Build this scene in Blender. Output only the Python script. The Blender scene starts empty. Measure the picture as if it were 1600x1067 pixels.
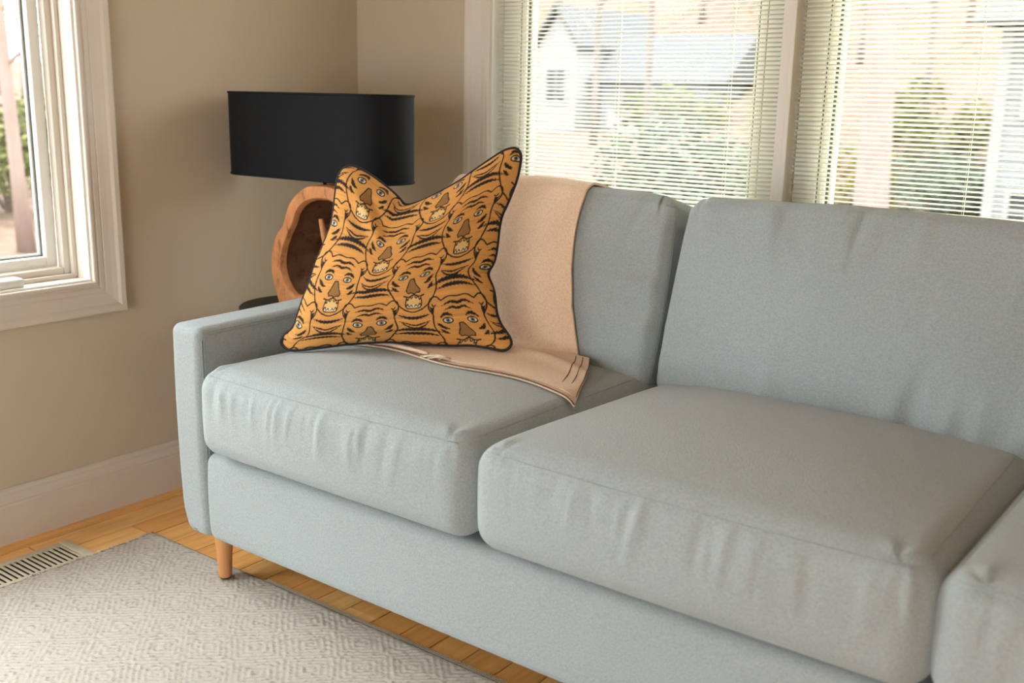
import bpy, bmesh, math, random
import numpy as np
from mathutils import Vector, Matrix
from mathutils.bvhtree import BVHTree

random.seed(4)
RNG = np.random.default_rng(7)
SC = bpy.context.scene
COL = SC.collection

# ------------------------------------------------------------------ camera
cam_d = bpy.data.cameras.new('camera')
cam = bpy.data.objects.new('camera', cam_d)
COL.objects.link(cam)
SC.camera = cam
cam_d.sensor_width = 36.0
cam_d.lens = 36.9
cam_d.clip_start = 0.05
cam_d.clip_end = 300
RIGHT = Vector((0.798, 0.603, 0.020)).normalized()
FWD = Vector((-0.583, 0.779, -0.230)).normalized()
UP = RIGHT.cross(FWD).normalized()
RIGHT = FWD.cross(UP).normalized()
cam.matrix_world = Matrix(((RIGHT.x, UP.x, -FWD.x, 0), (RIGHT.y, UP.y, -FWD.y, 0),
                           (RIGHT.z, UP.z, -FWD.z, 1.2), (0, 0, 0, 1)))
cam_d.dof.use_dof = True
cam_d.dof.focus_distance = 2.45
cam_d.dof.aperture_fstop = 3.2

# ------------------------------------------------------------------ light
SKY = 7.0
world = bpy.data.worlds.new('overcast_sky')
SC.world = world
world.use_nodes = True
wn = world.node_tree.nodes
wl = world.node_tree.links
# overcast sky: three times brighter overhead than at the horizon
tc = wn.new('ShaderNodeTexCoord')
sep = wn.new('ShaderNodeSeparateXYZ')
wl.new(tc.outputs['Generated'], sep.inputs[0])
ma = wn.new('ShaderNodeMath')
ma.operation = 'MULTIPLY_ADD'
ma.use_clamp = False
mx_ = wn.new('ShaderNodeMath')
mx_.operation = 'MAXIMUM'
mx_.inputs[1].default_value = 0.0
wl.new(sep.outputs['Z'], mx_.inputs[0])
wl.new(mx_.outputs[0], ma.inputs[0])
ma.inputs[1].default_value = 2.0 * SKY
ma.inputs[2].default_value = SKY
wl.new(ma.outputs[0], wn['Background'].inputs[1])
wn['Background'].inputs[0].default_value = (0.93, 0.97, 1.0, 1)


def area_light(name, loc, rot, sx, sy, energy, color=(1, 1, 1)):
    d = bpy.data.lights.new(name, 'AREA')
    d.shape = 'RECTANGLE'
    d.size, d.size_y, d.energy, d.color = sx, sy, energy, color
    o = bpy.data.objects.new(name, d)
    o.location, o.rotation_euler = loc, rot
    COL.objects.link(o)
    return o


PI = math.pi
# added fill lights, set in made-up openings out of frame: a glazed door
# further along the left wall and a wide window behind the camera
area_light('added_fill_left', (-2.84, 0.33, 0.62), (0, -PI / 2, 0), 0.95, 0.85, 16, (0.87, 0.95, 1.0))
area_light('added_fill_rear', (0, -4.35, 1.0), (PI / 2, 0, 0), 3.6, 1.9, 66, (0.87, 0.95, 1.0))
SC.view_settings.view_transform = 'Standard'
SC.view_settings.look = 'None'
SC.view_settings.exposure = -0.26
SC.view_settings.gamma = 1.0
SC.view_settings.use_curve_mapping = False
SC.cycles.use_denoising = True
SC.cycles.max_bounces = 10
SC.cycles.diffuse_bounces = 6
SC.cycles.transparent_max_bounces = 24
SC.cycles.sample_clamp_indirect = 6.0
SC.cycles.caustics_reflective = False
SC.cycles.caustics_refractive = False


# ------------------------------------------------------------------ helpers
def srgb(r, g, b):
    f = lambda c: (c / 12.92 if c <= 0.04045 else ((c + 0.055) / 1.055) ** 2.4)
    return (f(r / 255), f(g / 255), f(b / 255), 1)


class Mat:
    """small node-graph writer"""

    def __init__(self, name, rough=0.6, spec=0.3):
        self.m = bpy.data.materials.new(name)
        self.m.use_nodes = True
        self.t = self.m.node_tree
        self.n = self.t.nodes
        self.b = self.n['Principled BSDF']
        self.b.inputs['Roughness'].default_value = rough
        self.b.inputs['Specular IOR Level'].default_value = spec

    def add(self, kind, **kw):
        o = self.n.new(kind)
        for k, v in kw.items():
            if k in o.inputs:
                o.inputs[k].default_value = v
            else:
                setattr(o, k, v)
        return o

    def link(self, a, b):
        self.t.links.new(a, b)

    def coords(self, scale=(1, 1, 1), kind='Object'):
        c = self.add('ShaderNodeTexCoord')
        m = self.add('ShaderNodeMapping')
        m.inputs['Scale'].default_value = scale
        self.link(c.outputs[kind], m.inputs['Vector'])
        return m.outputs['Vector']

    def noise(self, vec, scale, detail=3, rough=0.55):
        n = self.add('ShaderNodeTexNoise', Scale=scale, Detail=detail, Roughness=rough)
        self.link(vec, n.inputs['Vector'])
        return n.outputs['Fac']

    def ramp(self, fac, stops):
        r = self.add('ShaderNodeValToRGB')
        e = r.color_ramp.elements
        while len(e) < len(stops):
            e.new(0.5)
        for el, (p, c) in zip(e, stops):
            el.position, el.color = p, c
        self.link(fac, r.inputs['Fac'])
        return r.outputs['Color']

    def base(self, col):
        if hasattr(col, 'is_output'):
            self.link(col, self.b.inputs['Base Color'])
        else:
            self.b.inputs['Base Color'].default_value = col
        return self

    def bump(self, h, strength, dist):
        bp = self.add('ShaderNodeBump', Strength=strength, Distance=dist)
        self.link(h, bp.inputs['Height'])
        self.link(bp.outputs['Normal'], self.b.inputs['Normal'])
        return self


def lerp4(a, k):
    return (a[0] * k, a[1] * k, a[2] * k, 1)


def noisy(name, col, var=0.12, scale=30, rough=0.6, spec=0.3, bump=0.0, bscale=300, bdist=0.001, stretch=(1, 1, 1)):
    m = Mat(name, rough, spec)
    v = m.coords(stretch)
    m.base(m.ramp(m.noise(v, scale), [(0.3, lerp4(col, 1 - var)), (0.7, lerp4(col, 1 + var))]))
    if bump:
        m.bump(m.noise(v, bscale, 2), bump, bdist)
    return m.m


def mesh_obj(name, verts, faces, mat=None, parent=None, smooth=False, loc=None):
    me = bpy.data.meshes.new(name)
    me.from_pydata([tuple(v) for v in verts], [], [tuple(f) for f in faces])
    me.update()
    if smooth:
        me.polygons.foreach_set('use_smooth', [True] * len(me.polygons))
    o = bpy.data.objects.new(name, me)
    COL.objects.link(o)
    if mat:
        me.materials.append(mat)
    if loc:
        o.location = loc
    if parent:
        o.parent = parent
    return o


def link_copy(o, parent=None, loc=None, rot=None):
    c = o.copy()
    COL.objects.link(c)
    if parent:
        c.parent = parent
    if loc is not None:
        c.location = loc
    if rot is not None:
        c.rotation_euler = rot
    return c


def thing(name, label, cat, loc=(0, 0, 0), group=None):
    o = bpy.data.objects.new(name, None)
    o.empty_display_size = 0.05
    o.location = loc
    COL.objects.link(o)
    return tag(o, label, cat, group)


def tag(o, label, cat, group=None):
    o['label'], o['category'] = label, cat
    if group:
        o['group'] = group
    return o


def structure(name, parent=None):
    o = bpy.data.objects.new(name, None)
    o.empty_display_size = 0.05
    COL.objects.link(o)
    o['kind'] = 'structure'
    return o


class MB:
    """collects boxes, tubes and lofts into one mesh"""

    def __init__(self):
        self.v, self.f = [], []

    def box(self, x0, y0, z0, x1, y1, z1, bev=0.0):
        if bev <= 0:
            b = len(self.v)
            self.v += [(x, y, z) for z in (z0, z1) for y in (y0, y1) for x in (x0, x1)]
            self.f += [tuple(b + i for i in q) for q in
                       ((0, 2, 3, 1), (4, 5, 7, 6), (0, 1, 5, 4), (2, 6, 7, 3), (0, 4, 6, 2), (1, 3, 7, 5))]
            return self
        bm = bmesh.new()
        bmesh.ops.create_cube(bm, size=1)
        for v in bm.verts:
            v.co = Vector(((x0 + x1) / 2 + v.co.x * (x1 - x0), (y0 + y1) / 2 + v.co.y * (y1 - y0), (z0 + z1) / 2 + v.co.z * (z1 - z0)))
        bmesh.ops.bevel(bm, geom=bm.edges[:], offset=bev, segments=3, profile=0.5, affect='EDGES')
        bmesh.ops.recalc_face_normals(bm, faces=bm.faces)
        return self.take(bm)

    def take(self, bm):
        b = len(self.v)
        bm.verts.index_update()
        self.v += [tuple(v.co) for v in bm.verts]
        self.f += [tuple(b + v.index for v in f.verts) for f in bm.faces]
        bm.free()
        return self

    def tube(self, pts, r, n=8, closed=False, radii=None, cap=True):
        pts = [Vector(p) for p in pts]
        b = len(self.v)
        m = len(pts)
        prev = None
        for i, p in enumerate(pts):
            if closed:
                t = pts[(i + 1) % m] - pts[i - 1]
            else:
                t = pts[min(i + 1, m - 1)] - pts[max(i - 1, 0)]
            t.normalize()
            if prev is None:
                a = Vector((0, 0, 1)) if abs(t.z) < 0.9 else Vector((1, 0, 0))
                u = t.cross(a).normalized()
            else:
                u = (prev - t * prev.dot(t)).normalized()
            prev = u
            w = t.cross(u)
            rr = radii[i] if radii else r
            for k in range(n):
                a = 2 * PI * k / n
                self.v.append(tuple(p + u * (math.cos(a) * rr) + w * (math.sin(a) * rr)))
        for i in range(m if closed else m - 1):
            j = (i + 1) % m
            for k in range(n):
                k2 = (k + 1) % n
                self.f.append((b + i * n + k, b + i * n + k2, b + j * n + k2, b + j * n + k))
        if not closed and cap:
            self.f.append(tuple(b + k for k in range(n))[::-1])
            self.f.append(tuple(b + (m - 1) * n + k for k in range(n)))
        return self

    def loft(self, loops, close_ends=True):
        """loops of equal length joined into a skin"""
        b = len(self.v)
        n = len(loops[0])
        for l in loops:
            self.v += [tuple(p) for p in l]
        for i in range(len(loops) - 1):
            for k in range(n):
                k2 = (k + 1) % n
                self.f.append((b + i * n + k, b + i * n + k2, b + (i + 1) * n + k2, b + (i + 1) * n + k))
        if close_ends:
            self.f.append(tuple(b + k for k in range(n))[::-1])
            self.f.append(tuple(b + (len(loops) - 1) * n + k for k in range(n)))
        return self

    def lathe(self, prof, cx=0, cy=0, n=32):
        return self.loft([[(cx + r * math.cos(2 * PI * k / n), cy + r * math.sin(2 * PI * k / n), z) for k in range(n)] for r, z in prof])

    def prism(self, poly, axis, a, b):
        """extrude a 2D polygon along an axis from a to b; poly coords are the other two axes in xyz order"""
        def P(p, t):
            q = list(p)
            q.insert(axis, t)
            return tuple(q)
        return self.loft([[P(p, a) for p in poly], [P(p, b) for p in poly]])

    def obj(self, name, mat=None, parent=None, smooth=False, loc=None):
        o = mesh_obj(name, self.v, self.f, mat, parent, smooth, loc)
        bm = bmesh.new()
        bm.from_mesh(o.data)
        bmesh.ops.recalc_face_normals(bm, faces=bm.faces)
        bm.to_mesh(o.data)
        bm.free()
        if smooth == 'auto':
            o.data.polygons.foreach_set('use_smooth', [True] * len(o.data.polygons))
            o.data.set_sharp_from_angle(angle=math.radians(35))
        return o


def catmull(pts, n, closed=False):
    """resample a polyline through pts, evenly by length, to n points"""
    P = np.array(pts, float)
    m = len(P)
    out = []
    segs = m if closed else m - 1
    for i in range(segs):
        p1, p2 = P[i], P[(i + 1) % m]
        p0 = P[i - 1] if (closed or i > 0) else 2 * p1 - p2
        p3 = P[(i + 2) % m] if (closed or i + 2 < m) else 2 * p2 - p1
        for t in np.linspace(0, 1, 12, endpoint=False):
            out.append(0.5 * ((2 * p1) + (-p0 + p2) * t + (2 * p0 - 5 * p1 + 4 * p2 - p3) * t * t + (-p0 + 3 * p1 - 3 * p2 + p3) * t ** 3))
    out.append(P[0] if closed else P[-1])
    out = np.array(out)
    d = np.r_[0, np.cumsum(np.linalg.norm(np.diff(out, axis=0), axis=1))]
    s = np.linspace(0, d[-1], n + 1)[:-1] if closed else np.linspace(0, d[-1], n)
    return np.stack([np.interp(s, d, out[:, k]) for k in range(P.shape[1])], 1)


# ------------------------------------------------------------------ materials
M = {}
M['wall'] = noisy('wall_paint', srgb(196, 182, 162), 0.025, 3, 0.85, 0.2, 0.08, 220, 0.0006)
M['ceiling'] = noisy('ceiling_paint', srgb(216, 210, 200), 0.02, 3, 0.9, 0.2)
M['white'] = noisy('white_trim_paint', srgb(210, 201, 190), 0.02, 5, 0.45, 0.35)
M['vinyl'] = noisy('white_window_vinyl', srgb(232, 232, 226), 0.02, 5, 0.4, 0.35)
M['gasket'] = noisy('dark_gasket', srgb(92, 97, 97), 0.1, 40, 0.6)
M['slat'] = None


def plank_material(k, c):
    m = Mat('oak_plank_%s' % k, 0.38, 0.35)
    v = m.coords((14, 1.2, 14))
    n1 = m.noise(v, 3.0, 5, 0.6)
    m.base(m.ramp(n1, [(0.25, lerp4(c, 0.72)), (0.5, c), (0.75, lerp4(c, 1.16))]))
    m.bump(n1, 0.12, 0.0005)
    return m.m


OAK = [plank_material(k, c) for k, c in (('honey', srgb(240, 184, 112)), ('amber', srgb(230, 168, 96)), ('pale', srgb(246, 194, 124)), ('warm', srgb(236, 174, 102)))]
M['subfloor'] = noisy('floor_gap_dark', srgb(52, 30, 15), 0.1, 20, 0.8)


def fabric(name, col, bump=0.35):
    m = Mat(name, 0.95, 0.12)
    v = m.coords()
    mott = m.noise(v, 240, 3, 0.75)
    m.base(m.ramp(mott, [(0.28, lerp4(col, 0.80)), (0.52, col), (0.75, lerp4(col, 1.14))]))
    m.b.inputs['Sheen Weight'].default_value = 0.25
    m.b.inputs['Sheen Roughness'].default_value = 0.6
    vor = m.add('ShaderNodeTexVoronoi', Scale=420.0)
    m.link(v, vor.inputs['Vector'])
    mx = m.add('ShaderNodeMath', operation='ADD')
    m.link(vor.outputs['Distance'], mx.inputs[0])
    m.link(mott, mx.inputs[1])
    m.bump(mx.outputs[0], bump, 0.0012)
    return m.m


M['sofa'] = fabric('pale_grey_green_upholstery', srgb(149, 157, 159), 0.55)
M['seam'] = fabric('upholstery_seam', srgb(139, 146, 145))
M['throw'] = fabric('tan_wool_throw', srgb(220, 190, 162), 0.5)
M['throw_under'] = fabric('tan_wool_throw_reverse', srgb(204, 174, 146), 0.5)
M['hem'] = noisy('dark_hem_stitch', srgb(96, 78, 66), 0.5, 500, 0.9)
M['fringe'] = noisy('cream_fringe', srgb(232, 212, 186), 0.1, 200, 0.9)
M['leg_wood'] = noisy('turned_beech_leg', srgb(196, 138, 88), 0.10, 18, 0.5, 0.3, stretch=(6, 6, 0.6))
M['black_cap'] = noisy('black_foot_cap', srgb(40, 30, 24), 0.1, 50, 0.6)
M['shade'] = noisy('black_linen_shade', srgb(15, 17, 21), 0.15, 500, 0.85, 0.25, 0.3, 900, 0.0005, (1, 1, 0.25))
M['black_metal'] = noisy('black_metal', srgb(26, 26, 26), 0.1, 60, 0.45)
M['black_table'] = noisy('black_table_paint', srgb(34, 32, 31), 0.1, 60, 0.5)
M['piping'] = noisy('charcoal_piping', srgb(44, 40, 42), 0.2, 400, 0.9)
M['pillow_back'] = noisy('charcoal_pillow_back', srgb(52, 46, 46), 0.2, 400, 0.9)


def log_mat(name, c, dark):
    m = Mat(name, 0.6, 0.25)
    v = m.coords((7, 7, 3))
    a = m.noise(v, 4.5, 6, 0.65)
    b = m.noise(v, 26, 3)
    mx = m.add('ShaderNodeMath', operation='MULTIPLY_ADD')
    m.link(b, mx.inputs[0])
    mx.inputs[1].default_value = 0.3
    m.link(a, mx.inputs[2])
    m.base(m.ramp(mx.outputs[0], [(0.42, dark), (0.6, c), (0.86, lerp4(c, 1.3))]))
    m.bump(a, 0.5, 0.004)
    return m.m


M['log'] = log_mat('driftwood_face', srgb(178, 120, 76), srgb(112, 66, 38))
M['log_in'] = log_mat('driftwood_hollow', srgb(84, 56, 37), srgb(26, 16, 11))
M['vent'] = noisy('almond_register_paint', srgb(205, 198, 178), 0.03, 20, 0.45, 0.4)
M['dark'] = noisy('duct_dark', srgb(24, 22, 19), 0.1, 20, 0.8)

g = Mat('window_glass', 0.05)
g.n.remove(g.b)
tr = g.add('ShaderNodeBsdfTransparent')
tr.inputs[0].default_value = (0.97, 0.985, 0.975, 1)
gl = g.add('ShaderNodeBsdfGlossy', Roughness=0.03)
mix = g.add('ShaderNodeMixShader')
fr = g.add('ShaderNodeLayerWeight', Blend=0.5)
pw = g.add('ShaderNodeMath', operation='POWER')
pw.inputs[1].default_value = 4.0
ad = g.add('ShaderNodeMath', operation='MULTIPLY_ADD')
ad.inputs[1].default_value = 0.5
ad.inputs[2].default_value = 0.015
g.link(fr.outputs['Facing'], pw.inputs[0])
g.link(pw.outputs[0], ad.inputs[0])
g.link(ad.outputs[0], mix.inputs[0])
g.link(tr.outputs[0], mix.inputs[1])
g.link(gl.outputs[0], mix.inputs[2])
g.link(mix.outputs[0], g.n['Material Output'].inputs['Surface'])
M['glass'] = g.m

s = Mat('blind_slat_white', 0.45, 0.3)
s.b.inputs['Base Color'].default_value = srgb(240, 239, 228)
tl = s.add('ShaderNodeBsdfTranslucent')
tl.inputs[0].default_value = srgb(245, 242, 228)
mix = s.add('ShaderNodeMixShader')
mix.inputs[0].default_value = 0.5
s.link(s.b.outputs[0], mix.inputs[1])
s.link(tl.outputs[0], mix.inputs[2])
s.link(mix.outputs[0], s.n['Material Output'].inputs['Surface'])
M['slat'] = s.m

# ------------------------------------------------------------------ room shell
XL, YB = -2.641, 2.622           # inner faces of left wall and back wall
XR, YF, ZC = 4.6, -4.2, 2.55
T = 0.16                         # wall thickness
W1 = dict(a=0.97, b=1.588, z0=0.672, z1=2.12)       # left window opening (y)
W2 = dict(a=-2.056, b=-0.115, z0=0.60, z1=2.12)     # back window opening (x)


def wall_with_holes(name, axis, c0, c1, s0, s1, holes):
    """wall slab between c0 and c1 on its own axis (0: x, 1: y), spanning s0..s1, holes are (a,b,z0,z1)"""
    mb = MB()

    def blk(a, b, z0, z1):
        if b - a < 1e-4 or z1 - z0 < 1e-4:
            return
        if axis == 0:
            mb.box(c0, a, z0, c1, b, z1)
        else:
            mb.box(a, c0, z0, b, c1, z1)
    cur = s0
    for a, b, z0, z1 in holes:
        blk(cur, a, 0, ZC)
        blk(a, b, 0, z0)
        blk(a, b, z1, ZC)
        cur = b
    blk(cur, s1, 0, ZC)
    o = mb.obj(name, M['wall'])
    o['kind'] = 'structure'
    return o


wall_with_holes('wall_left', 0, XL - T, XL, YF, YB + T, [(-0.15, 0.80, 0.05, 2.15), (W1['a'], W1['b'], W1['z0'], W1['z1'])])
wall_with_holes('wall_back', 1, YB, YB + T, XL, XR, [(W2['a'] - .012, W2['b'] + .012, W2['z0'] - .012, W2['z1'] + .012)])
wall_with_holes('wall_right', 0, XR, XR + T, YF, YB + T, [])
wall_with_holes('wall_front', 1, YF - T, YF, XL, XR, [(-1.9, 1.9, 0.05, 1.98)])
o = MB().box(XL - T, YF - T, ZC, XR + T, YB + T, ZC + 0.12).obj('ceiling', M['ceiling'])
o['kind'] = 'structure'

# floor: slab with separate oak planks laid along y
floor = structure('floor')
o = MB().box(XL, YF, -0.12, XR, YB, -0.012).obj('slab', M['subfloor'], floor)
PW = 0.0905
far = MB()
x = -2.032 - 7 * PW
pi = 0
while x < XR - 0.02:
    x0, x1 = max(x, XL + 0.001), min(x + PW, XR)
    y = YB - random.uniform(0.15, 0.9)
    cuts = [YB - 0.005]
    while y > YF:
        cuts.append(y)
        y -= random.uniform(0.45, 1.1)
    cuts.append(YF)
    if abs(x - (-2.032 - 5 * PW)) < 0.02:
        cuts = [YB - 0.005, 2.2, 1.56, 0.85, 0.1, YF]
    for a, b in zip(cuts[1:], cuts[:-1]):
        if b - a < 0.02:
            continue
        seen = x0 < -0.75 and b > 0.85
        tgt = MB() if seen else far
        gx = 0.0017
        tgt.box(x0 + gx, a + gx, -0.012, x1 - gx, b - gx, random.uniform(-0.0004, 0.0003))
        if seen:
            tgt.obj('plank', random.choice(OAK), floor)
            pi += 1
    x += PW
o = far.obj('plank_field', OAK[0], floor)
o['kind'] = 'stuff'


# ---- moulded trim: a profile swept along straight runs
def baseboard(name, axis, along0, along1, face, sgn):
    """profile grows from the wall face by sgn*d"""
    prof = [(0, 0), (0.016, 0), (0.016, 0.105), (0.0135, 0.108), (0.0135, 0.111), (0.015, 0.114), (0.0125, 0.126), (0.0085, 0.131), (0.0085, 0.136), (0.0095, 0.139), (0.008, 0.147), (0.004, 0.151), (0, 0.151)]
    mb = MB()
    if axis == 1:      # runs along y on an x wall
        mb.loft([[(face + sgn * d, t, z) for d, z in prof] for t in (along0, along1)])
    else:
        mb.loft([[(t, face + sgn * d, z) for d, z in prof] for t in (along0, along1)])
    o = mb.obj(name, M['white'])
    o['kind'] = 'structure'
    return o


baseboard('baseboard_left', 1, YF, YB, XL, 1)
baseboard('baseboard_back', 0, XL + 0.017, XR, YB, -1)

# casing profile: (distance outward from the opening edge, height off the wall)
CAS = [(0.0, 0), (0.0, 0.0125), (0.003, 0.0145), (0.010, 0.0145), (0.013, 0.0105), (0.016, 0.0105), (0.019, 0.0125),
       (0.030, 0.0125), (0.033, 0.0110), (0.036, 0.0125), (0.052, 0.0150), (0.066, 0.0185), (0.070, 0.0215), (0.074, 0.0240), (0.086, 0.0250), (0.090, 0.0235), (0.090, 0)]


def casing(name, parent, a0, a1, z0, z1, place):
    """mitred frame of four mouldings round an opening; place(a, z, h) gives world xyz"""
    corners = [(a0, z0, -1, -1), (a1, z0, 1, -1), (a1, z1, 1, 1), (a0, z1, -1, 1)]
    names = ('casing', 'casing', 'casing', 'casing')
    for i in range(4):
        c, d = corners[i], corners[(i + 1) % 4]
        mb = MB()
        mb.loft([[place(q[0] + q[2] * w, q[1] + q[3] * w, h) for w, h in CAS] for q in (c, d)])
        mb.obj(names[i], M['white'], parent)


def frame_ring(name, parent, mat, a0, a1, z0, z1, wd, d0, d1, place, bev=0.0):
    """rectangular ring of four bars: outer opening a0..a1,z0..z1, bar width wd, depth d0..d1"""
    mb = MB()
    for (p0, p1, q0, q1) in ((a0, a0 + wd, z0, z1), (a1 - wd, a1, z0, z1), (a0 + wd, a1 - wd, z0, z0 + wd), (a0 + wd, a1 - wd, z1 - wd, z1)):
        A, B = place(p0, q0, -d0), place(p1, q1, -d1)
        lo = [min(A[k], B[k]) for k in range(3)]
        hi = [max(A[k], B[k]) for k in range(3)]
        mb.box(*lo, *hi, bev=bev)
    return mb.obj(name, mat, parent, 'auto' if bev else False)


# ---- window in the left wall (a casement)
pl1 = lambda a, z, h: (XL + h, a, z)
w1 = structure('window_1')
a0, a1, z0, z1 = W1['a'], W1['b'], W1['z0'], W1['z1']
casing('casing', w1, a0, a1, z0, z1, pl1)
frame_ring('jamb_lip', w1, M['vinyl'], a0, a1, z0, z1, 0.006, 0.0, 0.028, pl1)
frame_ring('jamb', w1, M['white'], a0, a1, z0, z1, 0.004, 0.028, T, pl1)
frame_ring('frame_step', w1, M['white'], a0 + .004, a1 - .004, z0 + .004, z1 - .004, 0.012, 0.062, 0.078, pl1, 0.002)
frame_ring('frame_stop', w1, M['white'], a0 + .004, a1 - .004, z0 + .004, z1 - .004, 0.030, 0.078, 0.108, pl1, 0.004)
frame_ring('gasket', w1, M['gasket'], a0 + .034, a1 - .034, z0 + .034, z1 - .034, 0.005, 0.112, 0.130, pl1)
frame_ring('sash', w1, M['vinyl'], a0 + .0375, a1 - .0375, z0 + .034, z1 - .034, 0.030, 0.104, 0.140, pl1, 0.004)
frame_ring('glazing_gasket', w1, M['gasket'], a0 + .0675, a1 - .0675, z0 + .064, z1 - .064, 0.0022, 0.124, 0.132, pl1)
frame_ring('glazing_bead', w1, M['vinyl'], a0 + .0695, a1 - .0695, z0 + .066, z1 - .066, 0.005, 0.128, 0.138, pl1)
MB().box(XL - 0.134, a0 + .07, z0 + .066, XL - 0.131, a1 - .07, z1 - .066).obj('glass', M['glass'], w1)
# folded crank on the sill
crank = MB()
crank.box(XL - 0.060, 1.130, z0 + .004, XL - 0.012, 1.405, z0 + .030, 0.008)
cr = crank.obj('crank_cover', M['vinyl'], w1, 'auto')
MB().box(XL - 0.052, 1.05, z0 + .028, XL - 0.024, 1.335, z0 + .040, 0.005).obj('crank_handle', M['vinyl'], cr, 'auto')

# ---- unseen left-wall door and rear window, added to house the fill lights
d1 = structure('added_door')
casing('casing', d1, -0.15, 0.80, 0.05, 2.15, pl1)
frame_ring('sash', d1, M['vinyl'], -0.15, 0.80, 0.05, 2.15, 0.05, 0.06, 0.11, pl1, 0.004)
MB().box(XL - 0.088, -0.10, 0.10, XL - 0.085, 0.75, 2.10).obj('glass', M['glass'], d1)
pl3 = lambda a, z, h: (a, YF + h, z)
w3 = structure('added_window')
casing('casing', w3, -1.9, 1.9, 0.05, 1.98, pl3)
frame_ring('sash', w3, M['vinyl'], -1.9, 1.9, 0.05, 1.98, 0.05, 0.06, 0.11, pl3, 0.004)
MB().box(-1.85, YF - 0.088, 0.10, 1.85, YF - 0.085, 1.93).obj('glass', M['glass'], w3)

# ---- window pair in the back wall
pl2 = lambda a, z, h: (a, YB - h, z)
w2 = structure('window_2')
a0, a1, z0, z1 = W2['a'], W2['b'], W2['z0'], W2['z1']
casing('casing', w2, a0 - .007, a1 + .007, z0 - .007, z1 + .007, pl2)
frame_ring('jamb', w2, M['vinyl'], a0 - .012, a1 + .012, z0 - .012, z1 + .012, 0.012, 0.0, T, pl2)
MULL = (-1.124, -1.088)
MB().box(MULL[0], YB - 0.006, z0, MULL[1], YB + 0.128, z1, 0.003).obj('mullion', M['white'], w2, 'auto')
MB().box(MULL[1] - 0.012, YB - 0.010, z0, MULL[1] + 0.001, YB + 0.0, z1, 0.002).obj('mullion_bead', M['white'], w2, 'auto')
UNITS = [(a0, MULL[0]), (MULL[1], a1)]
for u0, u1 in UNITS:
    frame_ring('sash', w2, M['vinyl'], u0 + .002, u1 - .002, z0 + .002, z1 - .002, 0.062, 0.048, 0.095, pl2, 0.003)
    frame_ring('glazing_gasket', w2, M['gasket'], u0 + .064, u1 - .064, z0 + .064, z1 - .064, 0.004, 0.056, 0.090, pl2)
    frame_ring('glazing_stop', w2, M['vinyl'], u0 + .0675, u1 - .0675, z0 + .0675, z1 - .0675, 0.020, 0.052, 0.090, pl2, 0.002)
    frame_ring('glazing_bead', w2, M['gasket'], u0 + .0875, u1 - .0875, z0 + .0875, z1 - .0875, 0.006, 0.060, 0.090, pl2)
    frame_ring('inner_bead', w2, M['vinyl'], u0 + .0935, u1 - .0935, z0 + .0935, z1 - .0935, 0.007, 0.064, 0.090, pl2)
    MB().box(u0 + .0935, YB + .078, z0 + .0935, u1 - .0935, YB + .081, z1 - .0935).obj('glass', M['glass'], w2)

# ---- mini blinds, one per unit, each slat its own piece
def blind(u0, u1, tilt, label, lads):
    root = thing('window_blind', label, 'blind', (0, YB + 0.030, 0))
    L = (u1 - u0) - 0.006
    wd, th = 0.0165, 0.0004
    arc = []
    for k in range(5):
        t = -0.5 + k / 4
        arc.append((t * wd, 0.0011 * (1 - (2 * t) ** 2)))
    loop = arc + [(y, z - th) for y, z in arc[::-1]]
    mb = MB()
    mb.loft([[(xx, y, z) for y, z in loop] for xx in (-L / 2, L / 2)])
    xc = (u0 + u1) / 2
    first = mb.obj('slat', M['slat'], root, 'auto')
    zz = z0 + 0.06
    i = 0
    while zz < z1 - 0.035:
        o = first if i == 0 else link_copy(first, root)
        o.location = (xc + random.uniform(-.0008, .0008), 0, zz)
        o.rotation_euler = (tilt + random.uniform(-.02, .02), 0, 0)
        zz += 0.01155
        i += 1
    MB().box(xc - L / 2, -0.013, z1 - .032, xc + L / 2, 0.013, z1 - .002, 0.003).obj('head_rail', M['vinyl'], root, 'auto')
    MB().box(xc - L / 2, -0.009, z0 + .04, xc + L / 2, 0.009, z0 + .051, 0.003).obj('bottom_rail', M['vinyl'], root, 'auto')
    for lx in lads:
        for dy in (-0.0088, 0.0088):
            MB().tube([(lx, dy, z0 + .045), (lx, dy, z1 - .02)], 0.0006, 5).obj('ladder_cord', M['slat'], root)
    return root


blind(UNITS[0][0], UNITS[0][1], math.radians(17), 'white mini blind in the left half of the back window, beside the corner', (-1.625, -1.275))
blind(UNITS[1][0], UNITS[1][1], math.radians(-19), 'white mini blind in the right half of the back window, past the mullion', (-1.005, -0.650, -0.30))


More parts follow.
